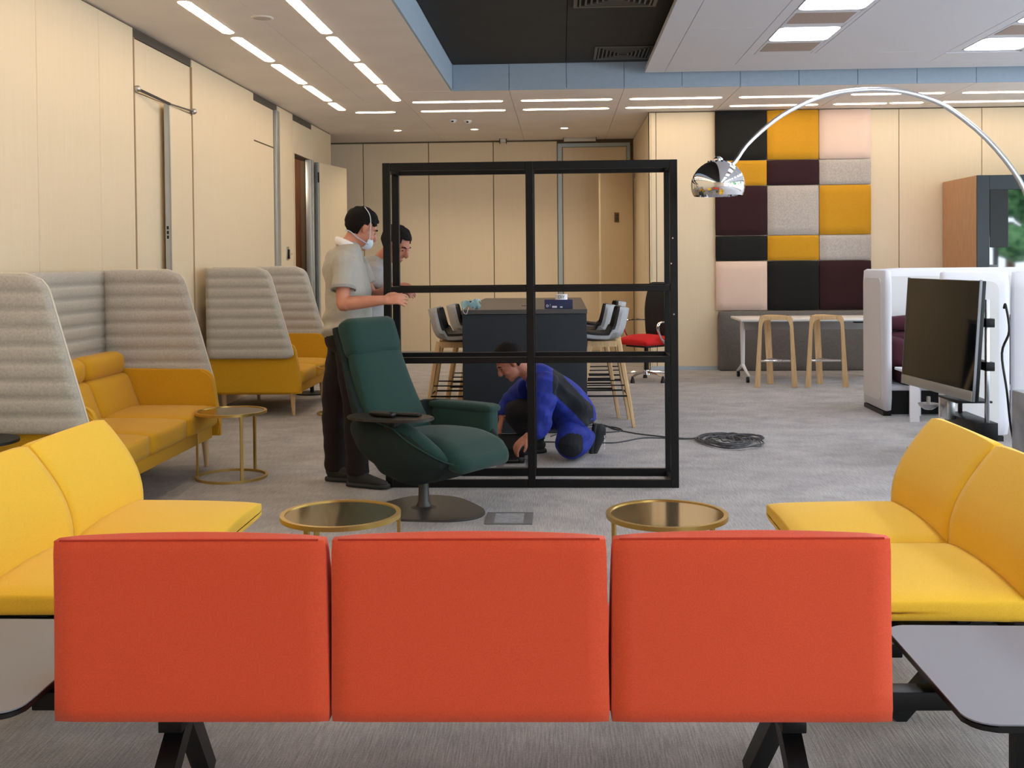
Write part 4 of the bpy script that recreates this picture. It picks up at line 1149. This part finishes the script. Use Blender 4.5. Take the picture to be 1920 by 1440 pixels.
cmr = thing('conference_camera', 'small silver dome camera on the stand shelf below the television', 'camera', (2.70, 8.0, .365), 0)
bm = BM(); lathe(bm, [(0, -.05), (.03, -.045), (.065, -.02), (.075, .0), (0, .0)], seg=28); obj('dome', bm, STEEL, cmr)
bm = BM(); cyl(bm, (0, 0, 0), (0, 0, .05), .014); obj('stalk', bm, STEEL, cmr)
bm = BM(); loft(bm, [(2.955, 7.28, 1.10), (2.95, 7.24, 1.12), (2.965, 7.22, .95), (2.93, 7.25, .80), (2.95, 7.22, .55), (2.97, 7.20, .30), (3.02, 7.2, .08), (3.05, 7.25, .012), (3.05, 7.6, .012)], .008, seg=8, k=5)
tag(obj('power_cable', bm, BLACKP), 'black cable hanging down behind the television', 'cable')

# ---- arc lamp
t = thing('arc_floor_lamp', 'tall chrome arc floor lamp with a mirror dome shade and grey marble base', 'floor lamp', (3.04, 6.92, 0))
R_ = .158
bm = BM(); sc = Vector((.932, 6.4, 1.885))
prof = []
for k in range(15):
    a = PI/2 - (PI/2 + .42) * k / 14
    prof.append((R_*math.cos(a), sc.z + R_*.94*math.sin(a)))
prof[0] = (0, prof[0][1])
lathe(bm, prof + [(prof[-1][0]-.003, prof[-1][1])] + [(r-.003 if r > .01 else 0, z-.003) for r, z in reversed(prof)], (sc.x, sc.y, 0), seg=56); sh = obj('shade', bm, CHROME, t, world=True, angle=60)
bm = BM()
for k in range(10):
    a = 2*PI*k/10; ell(bm, (sc.x+.055*math.cos(a), sc.y+.055*math.sin(a), sc.z+.141), (.007, .007, .004), seg=8, rings=5)
obj('vent_hole', bm, BLACKP, sh, world=True)['kind'] = 'stuff'
bm = BM(); lathe(bm, [(0, 2.005), (.03, 2.01), (.03, 2.04), (.012, 2.055), (0, 2.056)], (sc.x, sc.y, 0), seg=20); obj('cap', bm, CHROME, sh, world=True)
A = [(.94, 1.99), (1.049, 2.032), (1.119, 2.131), (1.247, 2.247), (1.374, 2.332), (1.533, 2.403), (1.675, 2.439), (1.817, 2.452), (1.943, 2.45), (2.068, 2.432), (2.225, 2.382), (2.35, 2.31), (2.537, 2.149), (2.693, 1.957), (2.775, 1.80), (2.86, 1.60), (2.93, 1.3), (2.975, 1.0), (2.99, .62)]
A[0] = (.985, 1.975)
P = []
for x, z in A:
    f = (x - .93) / (3.0 - .93); y = 6.4 + .5*f
    k = y / 6.5
    P.append((x * k, y, 1.45 + (z - 1.45) * k) if f < .93 else (x*1.05, y, z))
P[0] = (.985, 6.41, 1.985)
bm = BM(); loft(bm, P, [(.007 + .004*i/len(P), .013 + .006*i/len(P)) for i in range(len(P))], seg=10, k=3, ref=(0, 1, 0)); obj('arc', bm, STEEL, t, world=True)
bx, by = P[-1][0], P[-1][1]
bm = BM(); box(bm, 2.90, 3.30, 6.83, 7.03, 0, .585, bev=.012, seg=2); obj('base', bm, STONE, t, world=True)
bm = BM(); cyl(bm, (bx, by, .55), (bx, by, .66), .022); obj('socket', bm, STEEL, t, world=True)

# ---- wooden cabinet with dark glazed front
t = thing('glazed_booth', 'oak-sided cabinet booth with dark slate frame and glass front, far right', 'cabinet', (5.6, 13.3, 0))
cx0, cx1, cy0, cy1, ch = 4.885, 6.5, 12.80, 13.93, 2.40
def cb(name, m, *d, **k):
    bm = BM(); box(bm, *d, bev=k.get('bev', .002), seg=1); return obj(name, bm, m, t, False, world=True)
cb('side_panel', OAKF, cx0, cx0+.03, cy0+.02, cy1, 0, ch); cb('side_panel', OAKF, cx1-.03, cx1, cy0+.02, cy1, 0, ch)
cb('roof', CABF, cx0+.03, cx1-.03, cy0+.02, cy1, ch-.03, ch); cb('back_panel', BLACKP, cx0+.03, cx1-.03, cy1-.02, cy1, 0, ch-.03)
cb('frame_stile', CABF, cx0, cx0+.145, cy0, cy0+.02, 0, ch); cb('frame_stile', CABF, cx1-.145, cx1, cy0, cy0+.02, 0, ch)
cb('frame_rail', CABF, cx0+.145, cx1-.145, cy0, cy0+.02, ch-.17, ch); cb('frame_rail', CABF, cx0+.145, cx1-.145, cy0, cy0+.02, 0, .12)
cb('glass_pane', BLACKGLASS, cx0+.145, cx1-.145, cy0+.006, cy0+.012, .12, ch-.17)
cb('inner_panel', BLACKP, cx0+.15, cx0+.36, cy0-.001, cy0+.006, 1.55, ch-.17)

# ---- cables on the floor
bm = BM(); P = []
rnd = random.Random(3)
for k in range(150):
    a = k * .42; r = .15 + .055*math.sin(k*.083) + .045*math.sin(k*.37+1) + .02*rnd.random()
    P.append((1.29 + r*math.cos(a)*1.02 + .03*math.sin(k*.31), 8.44 + r*1.55*math.sin(a)*.9 + .03*math.cos(k*.2), .008 + .012*rnd.random() + .010*(k % 4)/3))
for k in range(30):
    a = k*.55; P.append((1.46 + .14*math.cos(a) , 8.60 + .10*math.sin(a) + .04*math.sin(k), .01 + .012*rnd.random()))
P += [(1.2, 8.75, .01), (1.04, 8.60, .006), (.89, 8.64, .006), (.72, 8.75, .006), (.60, 8.85, .006), (.45, 9.05, .006), (.38, 9.25, .006), (.30, 9.35, .006), (.2, 9.2, .006), (.22, 8.95, .006), (.35, 8.9, .006), (.5, 9.0, .006), (.42, 9.2, .006), (.25, 9.15, .006), (.05, 9.0, .006), (-.1, 8.7, .006)]
loft(bm, P, .0055, seg=6, k=3)
tag(obj('cable', bm, CABLE), 'dark grey cable coiled in a loose heap on the carpet right of the frame', 'cable')
bm = BM(); loft(bm, [(1.12, 8.58, .014), (.95, 8.58, .006), (.80, 8.62, .006), (.64, 8.62, .006), (.50, 8.48, .006), (.40, 8.40, .006), (.27, 8.40, .006), (.1, 8.42, .006), (-.2, 8.45, .006)], .0055, seg=6, k=5)
tag(obj('cable', bm, CABLE), 'single dark cable running from the coil to behind the kneeling man', 'cable')

# ---- greenery beyond the right-hand windows (seen only as a reflection)
LEAF = mat('mottled_leaves', (120, 170, 110), .8, col2=(40, 90, 50), scale=5, contrast=(.4, .6))  # light and dark green mixed by noise
for i in range(5):
    t = thing('tree', 'green tree outside the right-hand windows, seen reflected in the dark glass', 'tree', (12.6 + (i % 2)*2.6, -5 + 3.6*i, 0), 0, 'trees outside the windows')
    rr = random.Random(i)
    bm = BM()
    for k in range(26):
        ell(bm, (rr.uniform(-1.1, 1.1), rr.uniform(-1.5, 1.5), rr.uniform(1.2, 4.2)), (rr.uniform(.35, .6),)*3, seg=8, rings=6)
    for v in bm.verts: v.co += Vector((rr.uniform(-.07, .07), rr.uniform(-.07, .07), rr.uniform(-.07, .07)))
    obj('foliage', bm, LEAF, t)
    bm = BM(); cyl(bm, (0, 0, 0), (0, 0, 2.4), .16, .1); obj('trunk', bm, DARKBROWN, t)

# ================================================================== PEOPLE
def rot_to(fwd, up=(0, 0, 1)):
    """matrix whose +X looks along fwd and +Z is close to up"""
    x = Vector(fwd).normalized(); y = Vector(up).cross(x).normalized(); z = x.cross(y)
    return Matrix((x, y, z)).transposed().to_4x4()

def head_shapes(bm, M):
    e = lambda c, r: ell(bm, c, r, M=M, seg=18, rings=12)
    e((-.012, 0, .030), (.100, .076, .092)); e((.030, 0, -.015), (.062, .064, .085)); e((.030, 0, -.070), (.058, .050, .042))
    e((.066, 0, -.098), (.022, .022, .018)); e((.078, 0, .034), (.020, .048, .010)); e((.080, 0, -.062), (.015, .024, .010))
    e((.060, .034, -.030), (.026, .022, .020)); e((.060, -.034, -.030), (.026, .022, .020))
    loft(bm, [(.088, 0, .026), (.102, 0, .002), (.113, 0, -.018), (.100, 0, -.032)], [(.009, .009), (.011, .011), (.015, .014), (.010, .010)], seg=10, ref=(0, 1, 0), k=2, M=M)
    for s in (-1, 1):
        loft(bm, [(-.002, s*.076, .022), (-.010, s*.088, .006), (.0, s*.078, -.030)], [(.018, .008), (.020, .009), (.010, .007)], seg=10, ref=(1, 0, 0), k=3, M=M)
        e((.075, s*.031, .008), (.010, .016, .009))

def eyes(parent, M):
    for s in (-1, 1):
        bm = BM(); ell(bm, (.081, s*.031, .009), (.007, .011, .005), M=M, seg=10, rings=8); obj('eye', bm, mat('eye_dark', (40, 30, 26), .2), parent, world=True)
        bm = BM(); loft(bm, [(.090, s*.014, .030), (.089, s*.034, .036), (.076, s*.052, .030)], [.004, .005, .003], seg=6, k=2, M=M); obj('eyebrow', bm, HAIR, parent, world=True)

def hair(parent, M, front=.058, low=-.045, side=.0, puff=1.0, seed=1):
    bm = BM(); vs = ell(bm, (-.014, 0, .040), (.107*puff, .084*puff, .100*puff), seg=40, rings=28)
    for v in vs:
        d = mnoise.noise(v.co * 38 + Vector((seed, 0, 0))) * .006 + mnoise.noise(v.co * 90) * .003
        v.co += (v.co - Vector((-.014, 0, .03))).normalized() * d
    kill = []
    for f in bm.faces:
        c = f.calc_center_median()
        if c.z < low or (c.x > front and c.z < .088) or (c.x > .010 and c.z < .040 + side) or (c.x > -.028 and c.z < side): kill.append(f)
    bmesh.ops.delete(bm, geom=kill, context='FACES')
    bmesh.ops.solidify(bm, geom=bm.faces[:], thickness=.010)
    for v in bm.verts: v.co = M @ v.co
    return obj('hair', bm, HAIR, parent, world=True, angle=180)

def hand_shapes(bm, M, side=1, curl=.5, spread=.06, thumb_curl=.3, s=1.0):
    """wrist at origin, fingers to +X, back of the hand +Z, thumb on side*Y"""
    S = lambda p: tuple(q * s for q in p)
    loft(bm, [S((-.02, 0, 0)), S((.0, 0, 0)), S((.035, .0, 0)), S((.075, 0, .002)), S((.092, 0, 0))],
         [(.027*s, .020*s), (.028*s, .019*s), (.038*s, .017*s), (.041*s, .014*s), (.036*s, .010*s)], seg=12, ref=(0, 1, 0), k=3, M=M)
    for i, (y, L) in enumerate(((.030, .072), (.010, .080), (-.011, .075), (-.031, .060))):
        y *= side; a = spread * (1.5 - i) * side; p = Vector((.080, y, .0)); th = .15 + curl * .5; P = [p - Vector((.02, 0, 0)), p]
        for seg_, fr in ((0, .45), (1, .31), (2, .24)):
            d = Vector((math.cos(th) * math.cos(a), math.sin(a), -math.sin(th))); p = p + d * L * fr; P.append(p.copy()); th += curl * (1.1 if seg_ == 0 else .8)
        loft(bm, [tuple(q * s) for q in P], [(.0088*s,)*2, (.0095*s,)*2, (.0088*s,)*2, (.0080*s,)*2, (.0062*s,)*2], seg=8, k=2, M=M)
    P = [(.012, side*.018, -.004), (.034, side*.044, -.010), (.060, side*(.060 - .02*thumb_curl), -.018 - .02*thumb_curl), (.084, side*(.064 - .05*thumb_curl), -.026 - .03*thumb_curl)]
    loft(bm, [S(q) for q in P], [(.016*s,)*2, (.0135*s,)*2, (.0108*s,)*2, (.0078*s,)*2], seg=8, k=3, M=M)

def shoe(parent, heel, toe, L=.285, name='shoe', up=(0, 0, 1)):
    """heel, toe: world points on the sole line"""
    h, t_ = Vector(heel), Vector(toe); x = (t_ - h).normalized(); M = Matrix.Translation(h) @ rot_to(x, up)
    bm = BM(); loft(bm, [(-.01, 0, .018), (.05, 0, .018), (.13, .0, .018), (.20, 0, .018), (.27, 0, .018), (L, 0, .018)], [(.030, .016), (.038, .017), (.037, .017), (.047, .017), (.040, .016), (.012, .012)], seg=16, ref=(0, 1, 0), k=3, sq=.75, M=M)
    sole = obj('shoe_sole', bm, SOLE, parent, world=True)
    bm = BM(); loft(bm, [(-.002, 0, .045), (.03, 0, .060), (.08, 0, .062), (.14, 0, .052), (.20, 0, .042), (.255, 0, .034), (L-.008, 0, .026)], [(.022, .030), (.034, .045), (.036, .048), (.038, .036), (.042, .027), (.035, .018), (.010, .008)], seg=16, ref=(0, 1, 0), k=3, M=M)
    loft(bm, [(.045, 0, .06), (.040, 0, .105)], [(.042, .036), (.040, .034)], seg=14, ref=(1, 0, 0), M=M)
    o = fuse(name, bm, SHOE, parent, vox=.007, sm=3)
    bm = BM()
    for k in range(3):
        x_ = .10 + .028*k; z_ = .098 - .013*k
        loft(bm, [(x_, -.022, z_-.010), (x_+.006, 0, z_), (x_, .022, z_-.010)], .003, seg=6, k=2, M=M)
    loft(bm, [(.095, 0, .100), (.085, .02, .118), (.10, .026, .10)], .0022, seg=5, k=3, M=M)
    obj('lace', bm, BLACKP, o, world=True)
    return o

def limb(bm, P, R, k=4, seg=14, ref=None): loft(bm, [tuple(p) for p in P], R, seg=seg, k=k, ref=ref)

# ------------------------------------------------------------------ standing man at the left of the frame
t = thing('person', 'man in light grey polo, dark trousers and face mask standing left of the frame', 'person', (-1.40, 6.88, 0))
hd = Vector((.92, .38, 0)).normalized(); rt = Vector((hd.y, -hd.x, 0))      # heading, and his right (towards the viewer)
pel = at(650, 640, 6.90); che = at(650, 515, 6.90); nb = at(657, 462, 6.90); hc = at(677, 430, 6.92)
shR = at(645, 493, 6.74); shL = at(668, 497, 7.10)
elR = at(643, 570, 6.66); wrR = at(718, 563, 6.64)
elL = at(700, 560, 7.10); wrL = at(722, 545, 6.98)
Mh = Matrix.Translation(hc) @ rot_to((.72, .46, -.44)) @ Matrix.Scale(1.04, 4)
bm = BM(); head_shapes(bm, Mh)
limb(bm, [hc + Vector((-.03, -.01, -.03)), nb + Vector((.0, 0, .02)), nb + Vector((-.035, 0, -.06))], [(.056, .056), (.058, .060), (.075, .080)], k=3)
limb(bm, [nb, che, pel], [(.07, .12), (.10, .15), (.10, .14)], k=3, ref=tuple(hd))
limb(bm, [shR, shR.lerp(elR, .5), elR, elR.lerp(wrR, .12), elR.lerp(wrR, .4), wrR, wrR.lerp(elR, -.12)], [.050, .048, .042, .044, .043, .030, .027])
limb(bm, [shL, elL, elL.lerp(wrL, .3), wrL, wrL.lerp(elL, -.4)], [.050, .042, .040, .030, .027])
fd = (wrR - elR).normalized()
# hand wraps the rail from the viewer's side: back of the hand towards the viewer
Mhd = Matrix.Translation(wrR) @ rot_to(fd + Vector((.1, .10, .02)), (0, -.75, .65)) 
hand_shapes(bm, Mhd, side=1, curl=.36, spread=.09, thumb_curl=.1, s=1.08)
MhL = Matrix.Translation(wrL) @ rot_to((.8, -.35, .1), (0, .3, 1)); hand_shapes(bm, MhL, side=-1, curl=.7)
for (hx, kx, ax) in ((pel + rt*.09, at(667, 770, 6.80), at(672, 888, 6.80)), (pel - rt*.09, at(629, 770, 6.96), at(630, 878, 6.98))):
    limb(bm, [hx, hx.lerp(kx, .5), kx, kx.lerp(ax, .35), ax, ax + Vector((0, 0, -.04))], [.075, .070, .052, .052, .036, .036])
fuse('body', bm, SKIN, t, vox=.0065, sm=2)
eyes(t, Mh)
hair(t, Mh, front=.066, low=-.052, side=.006, puff=1.04)
# polo shirt
W2 = at(650, 612, 6.90)
bm = BM()
limb(bm, [nb + Vector((-.02, 0, .028)), nb + Vector((-.02, 0, -.03)), che + Vector((-.01, 0, .07)), che + Vector((.0, 0, -.04)), che.lerp(W2, .6) + Vector((.015, 0, 0)), W2, W2 + Vector((0, 0, -.02))],
     [(.062, .070), (.095, .165), (.135, .205), (.140, .195), (.150, .182), (.155, .175), (.150, .172)], k=4, seg=24, ref=tuple(hd))
limb(bm, [shR - rt*.05, shR, shR.lerp(elR, .45), shR.lerp(elR, .62)], [.075, .078, .076, .078])
limb(bm, [shL + rt*.05, shL, shL.lerp(elL, .45), shL.lerp(elL, .60)], [.075, .074, .070, .070])
for v in bm.verts:
    z = v.co.z; v.co += Vector((1, .2, 0)) * (.020 * mnoise.noise(v.co * 9) + (.018 * math.sin(z * 60 + v.co.y * 14) * max(0, min(1, (1.16 - z) * 8)) if z < 1.16 else 0))
shirt = fuse('polo_shirt', bm, SHIRT, t, vox=.009, sm=3)
bm = BM()
loft(bm, [tuple(nb + Vector((-.015, 0, -.012)) + hd*(.078*math.cos(a)) + rt*(.088*math.sin(a)) + Vector((0, 0, .012 - .040*math.cos(a)))) for a in [2*PI*i/20 for i in range(20)]], [(.026, .008)]*20, seg=8, closed=True, ref=(0, 0, 1))
obj('collar', bm, COLLAR, shirt, world=True)
c0 = shR.lerp(elR, .63); u, v_ = frame_of(elR - shR)
bm = BM(); loft(bm, [tuple(c0 + u*.079*math.cos(a) + v_*.079*math.sin(a)) for a in [2*PI*i/20 for i in range(20)]], [(.010, .005)]*20, seg=6, closed=True, ref=tuple((elR-shR).normalized())); obj('cuff', bm, mat('grey_rib', (150, 148, 146), .9), shirt, world=True)
# trousers
bm = BM()
limb(bm, [W2 + Vector((0, 0, .015)), pel + Vector((0, 0, .03)), pel + Vector((0, 0, -.06))], [(.125, .160), (.140, .175), (.120, .165)], k=4, seg=20, ref=tuple(hd))
for (hx, kx, ax, w) in ((pel + rt*.085, at(667, 770, 6.80), at(671, 880, 6.80), 1), (pel - rt*.08, at(628, 770, 6.96), at(630, 872, 6.98), 1.05)):
    limb(bm, [hx + Vector((0, 0, .02)), hx.lerp(kx, .5), kx, kx.lerp(ax, .5), ax + Vector((0, 0, -.03))], [.100, .098*w, .080*w, .076*w, .074*w], seg=18)
for v in bm.verts: v.co += Vector((1, 0, 0)) * .007 * math.sin(v.co.z * 45 + 6*mnoise.noise(v.co * 5))
fuse('trousers', bm, TROUSER, t, vox=.009, sm=3)
a1 = at(668, 893, 6.80); a2 = at(628, 887, 6.97)
for a, d in ((a1, Vector((.92, -.30, 0))), (a2, Vector((.9, -.25, 0)))):
    h = Vector((a.x - .045, a.y, 0)); shoe(t, h, h + d)
    bm = BM(); cyl(bm, (a.x, a.y, .07), (a.x, a.y, .14), .040, .042); obj('sock', bm, mat('white_sock', (190, 190, 186), .9), t, world=True)
# mask and its strap
bm = BM()
vs = ell(bm, (.052, 0, -.060), (.060, .058, .050), seg=24, rings=16)
bmesh.ops.delete(bm, geom=[f for f in bm.faces if f.calc_center_median().x < .048], context='FACES')
bmesh.ops.solidify(bm, geom=bm.faces[:], thickness=.004)
for v in bm.verts: v.co = Mh @ v.co
mk = obj('face_mask', bm, mat('white_mask', (214, 224, 236), .8), t, world=True)
bm = BM(); loft(bm, [Mh @ Vector(p) for p in ((.060, -.066, -.050), (.034, -.084, -.01), (.010, -.094, .04), (-.022, -.090, .09), (-.060, -.055, .125))], .0026, seg=6, k=4); obj('strap', bm, WHITEP, mk, world=True)
bm = BM(); loft(bm, [Mh @ Vector(p) for p in ((.062, -.060, -.075), (.02, -.073, -.075), (-.03, -.068, -.07), (-.07, -.045, -.055), (-.09, 0, -.05))], .004, seg=6, k=4); obj('strap', bm, mat('pale_blue_strap', (176, 184, 204), .7), mk, world=True)

# ------------------------------------------------------------------ second man, bending behind the frame post
t = thing('person', 'dark-haired man in grey t-shirt and shorts leaning behind the left frame post', 'person', (-1.55, 7.85, 0))
pel = at(668, 655, 7.85); che = at(700, 535, 7.72); nb = at(716, 492, 7.68); hc = at(742, 461, 7.62)
shR = at(700, 512, 7.50); shL = at(722, 515, 7.90)
elR = at(694, 556, 7.42); wrR = at(742, 545, 7.25)
elL = at(712, 560, 7.98); wrL = at(738, 537, 7.34)
Mh = Matrix.Translation(hc) @ rot_to((.80, -.36, -.50)) @ Matrix.Scale(1.06, 4)
bm = BM(); head_shapes(bm, Mh)
limb(bm, [hc + Vector((-.03, .01, -.03)), nb + Vector((0, 0, .02)), nb + Vector((-.04, .02, -.06))], [(.056, .056), (.060, .062), (.078, .085)], k=3)
limb(bm, [nb, che, pel], [(.07, .12), (.10, .15), (.10, .14)], k=3, ref=(1, 0, 0))
limb(bm, [shR, elR, elR.lerp(wrR, .35), wrR, wrR.lerp(elR, -.15)], [.050, .043, .042, .029, .027])
limb(bm, [shL, elL, elL.lerp(wrL, .35), wrL, wrL.lerp(elL, -.1)], [.050, .043, .042, .029, .027])
hand_shapes(bm, Matrix.Translation(wrR) @ rot_to((.9, -.25, -.05), (0, -.3, 1)), side=1, curl=.45)
hand_shapes(bm, Matrix.Translation(wrL) @ rot_to((.9, -.3, .12), (0, -.2, 1)), side=-1, curl=.5)
legs = ((pel + Vector((-.02, -.10, 0)), at(652, 765, 7.75), at(646, 838, 7.80)), (pel + Vector((.03, .10, 0)), at(676, 765, 8.0), at(684, 830, 8.05)))
for (hx, kx, ax) in legs: limb(bm, [hx, hx.lerp(kx, .5), kx, kx.lerp(ax, .4), ax, ax + Vector((0, 0, -.05))], [.080, .074, .056, .058, .038, .038])
fuse('body', bm, SKIN2, t, vox=.0065, sm=2)
eyes(t, Mh); hair(t, Mh, front=.062, low=-.048, side=.008, puff=1.05, seed=5)
bm = BM()
W2 = at(672, 625, 7.85)
limb(bm, [nb + Vector((-.02, 0, .035)), nb + Vector((-.04, .0, -.015)), che + Vector((-.03, 0, .05)), che.lerp(W2, .5), W2, W2 + Vector((0, 0, -.05))], [(.066, .072), (.105, .16), (.14, .20), (.135, .185), (.14, .17), (.14, .17)], k=4, seg=22, ref=(1, 0, -.2))
limb(bm, [shR + Vector((0, .05, 0)), shR, shR.lerp(elR, .7)], [.078, .078, .074]); limb(bm, [shL + Vector((0, -.05, 0)), shL, shL.lerp(elL, .7)], [.078, .078, .074])
for v in bm.verts: v.co += Vector((1, -.3, 0)) * (.012 * mnoise.noise(v.co * 10) + .006*math.sin(v.co.z*50 + v.co.x*30))
fuse('t_shirt', bm, SHIRT2, t, vox=.010, sm=3)
bm = BM(); limb(bm, [W2 + Vector((0, 0, -.01)), pel, pel + Vector((0, 0, -.07))], [(.125, .155), (.14, .175), (.12, .165)], k=3, seg=20, ref=(1, 0, 0))
for (hx, kx, ax) in legs: limb(bm, [hx, hx.lerp(kx, .5), hx.lerp(kx, .90)], [.105, .10, .095])
fuse('shorts', bm, SHORTS, t, vox=.010, sm=3)
for (hx, kx, ax) in legs: h = Vector((ax.x-.05, ax.y+.01, 0)); shoe(t, h, h + Vector((.9, -.4, 0)))

# ------------------------------------------------------------------ kneeling man in blue workwear
t = thing('person', 'kneeling man in royal blue and navy work clothes, working on the floor behind the frame', 'person', (-.05, 7.85, 0))
pel = at(1078, 795, 7.85); wai = at(1070, 760, 7.85); che = at(1035, 735, 7.82); nb = at(1000, 702, 7.78); hc = at(957, 680, 7.72)
shL = at(1022, 722, 7.60); shR = at(985, 728, 8.02)
elL = at(1015, 800, 7.52); wrL = at(992, 818, 7.50); hdL = at(965, 838, 7.48)
elR = at(952, 755, 8.08); wrR = at(941, 785, 8.02)
Mh = Matrix.Translation(hc) @ rot_to((-.74, -.18, -.62)) @ Matrix.Scale(1.02, 4)
bm = BM(); head_shapes(bm, Mh)
limb(bm, [hc + Vector((.04, .01, .0)), hc.lerp(nb, .6) + Vector((0, 0, .0)), nb + Vector((.02, 0, -.02))], [(.054, .054), (.058, .060), (.078, .085)], k=3)
limb(bm, [nb, che, pel], [(.07, .10), (.09, .13), (.10, .13)], k=3, ref=(0, 0, 1))
limb(bm, [shL, elL, wrL, hdL.lerp(wrL, .8)], [.046, .040, .030, .028])
limb(bm, [shR, elR, wrR], [.046, .038, .028])
hand_shapes(bm, Matrix.Translation(wrL + Vector((-.02, 0, -.005))) @ rot_to(hdL - wrL + Vector((-.02, 0, -.05)), (-.3, -.45, .8)), side=1, curl=.42, s=1.05)
hand_shapes(bm, Matrix.Translation(wrR) @ rot_to((-.25, -.1, -.95), (-.9, -.3, .2)), side=-1, curl=.45)
knL = at(1076, 838, 7.66); anL = at(1106, 824, 7.98)
knR = at(960, 770, 8.00); anR = at(1010, 836, 8.02)
limb(bm, [pel + Vector((0, -.09, 0)), knL + Vector((0, 0, .03)), knL.lerp(anL, .5), anL], [.07, .055, .05, .036])
limb(bm, [pel + Vector((0, .09, .03)), knR, knR.lerp(anR, .5), anR], [.07, .055, .05, .036])
fuse('body', bm, SKIN2, t, vox=.0065, sm=2)
eyes(t, Mh); hair(t, Mh, front=.050, low=-.045, side=.008, puff=1.09, seed=9)
# jacket
hem = at(1078, 800, 7.85)
bm = BM()
limb(bm, [nb + Vector((-.015, 0, .01)), nb + Vector((.03, .0, -.02)), che, wai, hem + Vector((.02, 0, .01))], [(.075, .085), (.115, .175), (.155, .215), (.150, .205), (.150, .215)], k=5, seg=26, ref=(0, 0, 1))
limb(bm, [shL + Vector((.02, .06, .0)), shL, shL.lerp(elL, .5), elL, wrL.lerp(elL, .35)], [.085, .092, .084, .070, .058])
limb(bm, [shR + Vector((.02, -.06, 0)), shR, shR.lerp(elR, .5), elR, wrR.lerp(elR, .12)], [.085, .086, .076, .066, .054])
for v in bm.verts: v.co += Vector((.6, -.8, .2)) * (.026 * mnoise.noise(v.co * 9) + .012 * math.sin(v.co.z*38 + v.co.x*34 + 5*mnoise.noise(v.co*5)))
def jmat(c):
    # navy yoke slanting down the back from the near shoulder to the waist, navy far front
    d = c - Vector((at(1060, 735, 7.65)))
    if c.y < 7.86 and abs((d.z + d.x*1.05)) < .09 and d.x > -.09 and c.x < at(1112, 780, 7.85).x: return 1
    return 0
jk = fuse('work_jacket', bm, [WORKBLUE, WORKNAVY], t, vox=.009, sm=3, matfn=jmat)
bm = BM()
lp = [nb + Vector((-.015, 0, .012)) + Vector((-.45, 0, .89)) * .0 + Vector((.35, 0, .93))*0 + (Vector((.25, 0, .97)) * (.070*math.cos(a)) + Vector((0, 1, 0)) * (.078*math.sin(a))) for a in [2*PI*i/18 for i in range(18)]]
loft(bm, [tuple(p) for p in lp], [(.026, .012)]*18, seg=8, closed=True, ref=(-1, 0, .2)); obj('collar', bm, WORKBLUE, jk, world=True)
# trousers
bm = BM()
limb(bm, [wai + Vector((.0, 0, -.02)), pel + Vector((.02, 0, .0))], [(.13, .18), (.14, .185)], seg=20, ref=(0, 0, 1), k=2)
limb(bm, [pel + Vector((.03, -.09, .0)), pel.lerp(knL, .5) + Vector((0, -.03, .03)), knL + Vector((-.03, -.01, .05)), knL + Vector((-.015, .02, .01)), knL.lerp(anL, .5) + Vector((0, 0, .02)), anL + Vector((-.02, 0, .02))], [.115, .115, .105, .105, .085, .065], seg=18)
limb(bm, [pel + Vector((0, .09, .04)), pel.lerp(knR, .5) + Vector((0, 0, .02)), knR + Vector((.02, 0, 0)), knR.lerp(anR, .5), anR + Vector((0, 0, .02))], [.11, .105, .085, .08, .07], seg=18)
for v in bm.verts:
    v.co += Vector((.6, -.8, .2)) * (.016 * mnoise.noise(v.co * 9) + .006 * math.sin(v.co.z*50 + v.co.x*30))
    v.co.z = max(.004, v.co.z)
kc = at(1072, 838, 7.55)
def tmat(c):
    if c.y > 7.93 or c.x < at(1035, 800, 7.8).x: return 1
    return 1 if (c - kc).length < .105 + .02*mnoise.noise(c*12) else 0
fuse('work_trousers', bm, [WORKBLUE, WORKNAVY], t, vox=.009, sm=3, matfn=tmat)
h = Vector((anR.x + .04, 8.0, 0)); shoe(t, h, h + Vector((-.85, -.45, 0)), name='shoe')
# near foot on its toes behind the seat
h = anL + Vector((.035, .0, .10)); shoe(t, (h.x-.015, h.y, .215), (h.x-.045, h.y+.01, .0), L=.215, up=(1, .1, .1))
bm = BM(); bb = at(1124, 838, 7.9)
for k in range(4): box(bm, bb.x+.035, bb.x+.041, bb.y-.03, bb.y+.01, .04+.03*k, .055+.03*k)
obj('sole_marks', bm, WHITEP, t, world=True)

# black tool case under his hand
c = at(955, 842, 7.62)
t = thing('tool_case', 'flat open black tool case on the carpet under the hand of the kneeling man', 'case', (c.x, 7.68, 0), .06)
bm = BM(); rbox(bm, .0, 0, .028, .21, .26, .05, r=.010, n=4); obj('case_body', bm, BLACKP, t, angle=180)
Mt2 = Matrix.Translation((-.0, .13, .05)) @ Matrix.Rotation(math.radians(-18), 4, 'X')
bm = BM(); rbox(bm, .0, 0, .06, .20, .016, .13, r=.006, n=4, M=Mt2); obj('case_lid', bm, BLACKP, t, angle=180)
bm = BM(); loft(bm, [(-.05, -.132, .03), (-.05, -.15, .03), (.05, -.15, .03), (.05, -.132, .03)], .005, seg=6, k=2); obj('handle', bm, DARKGREY, t)
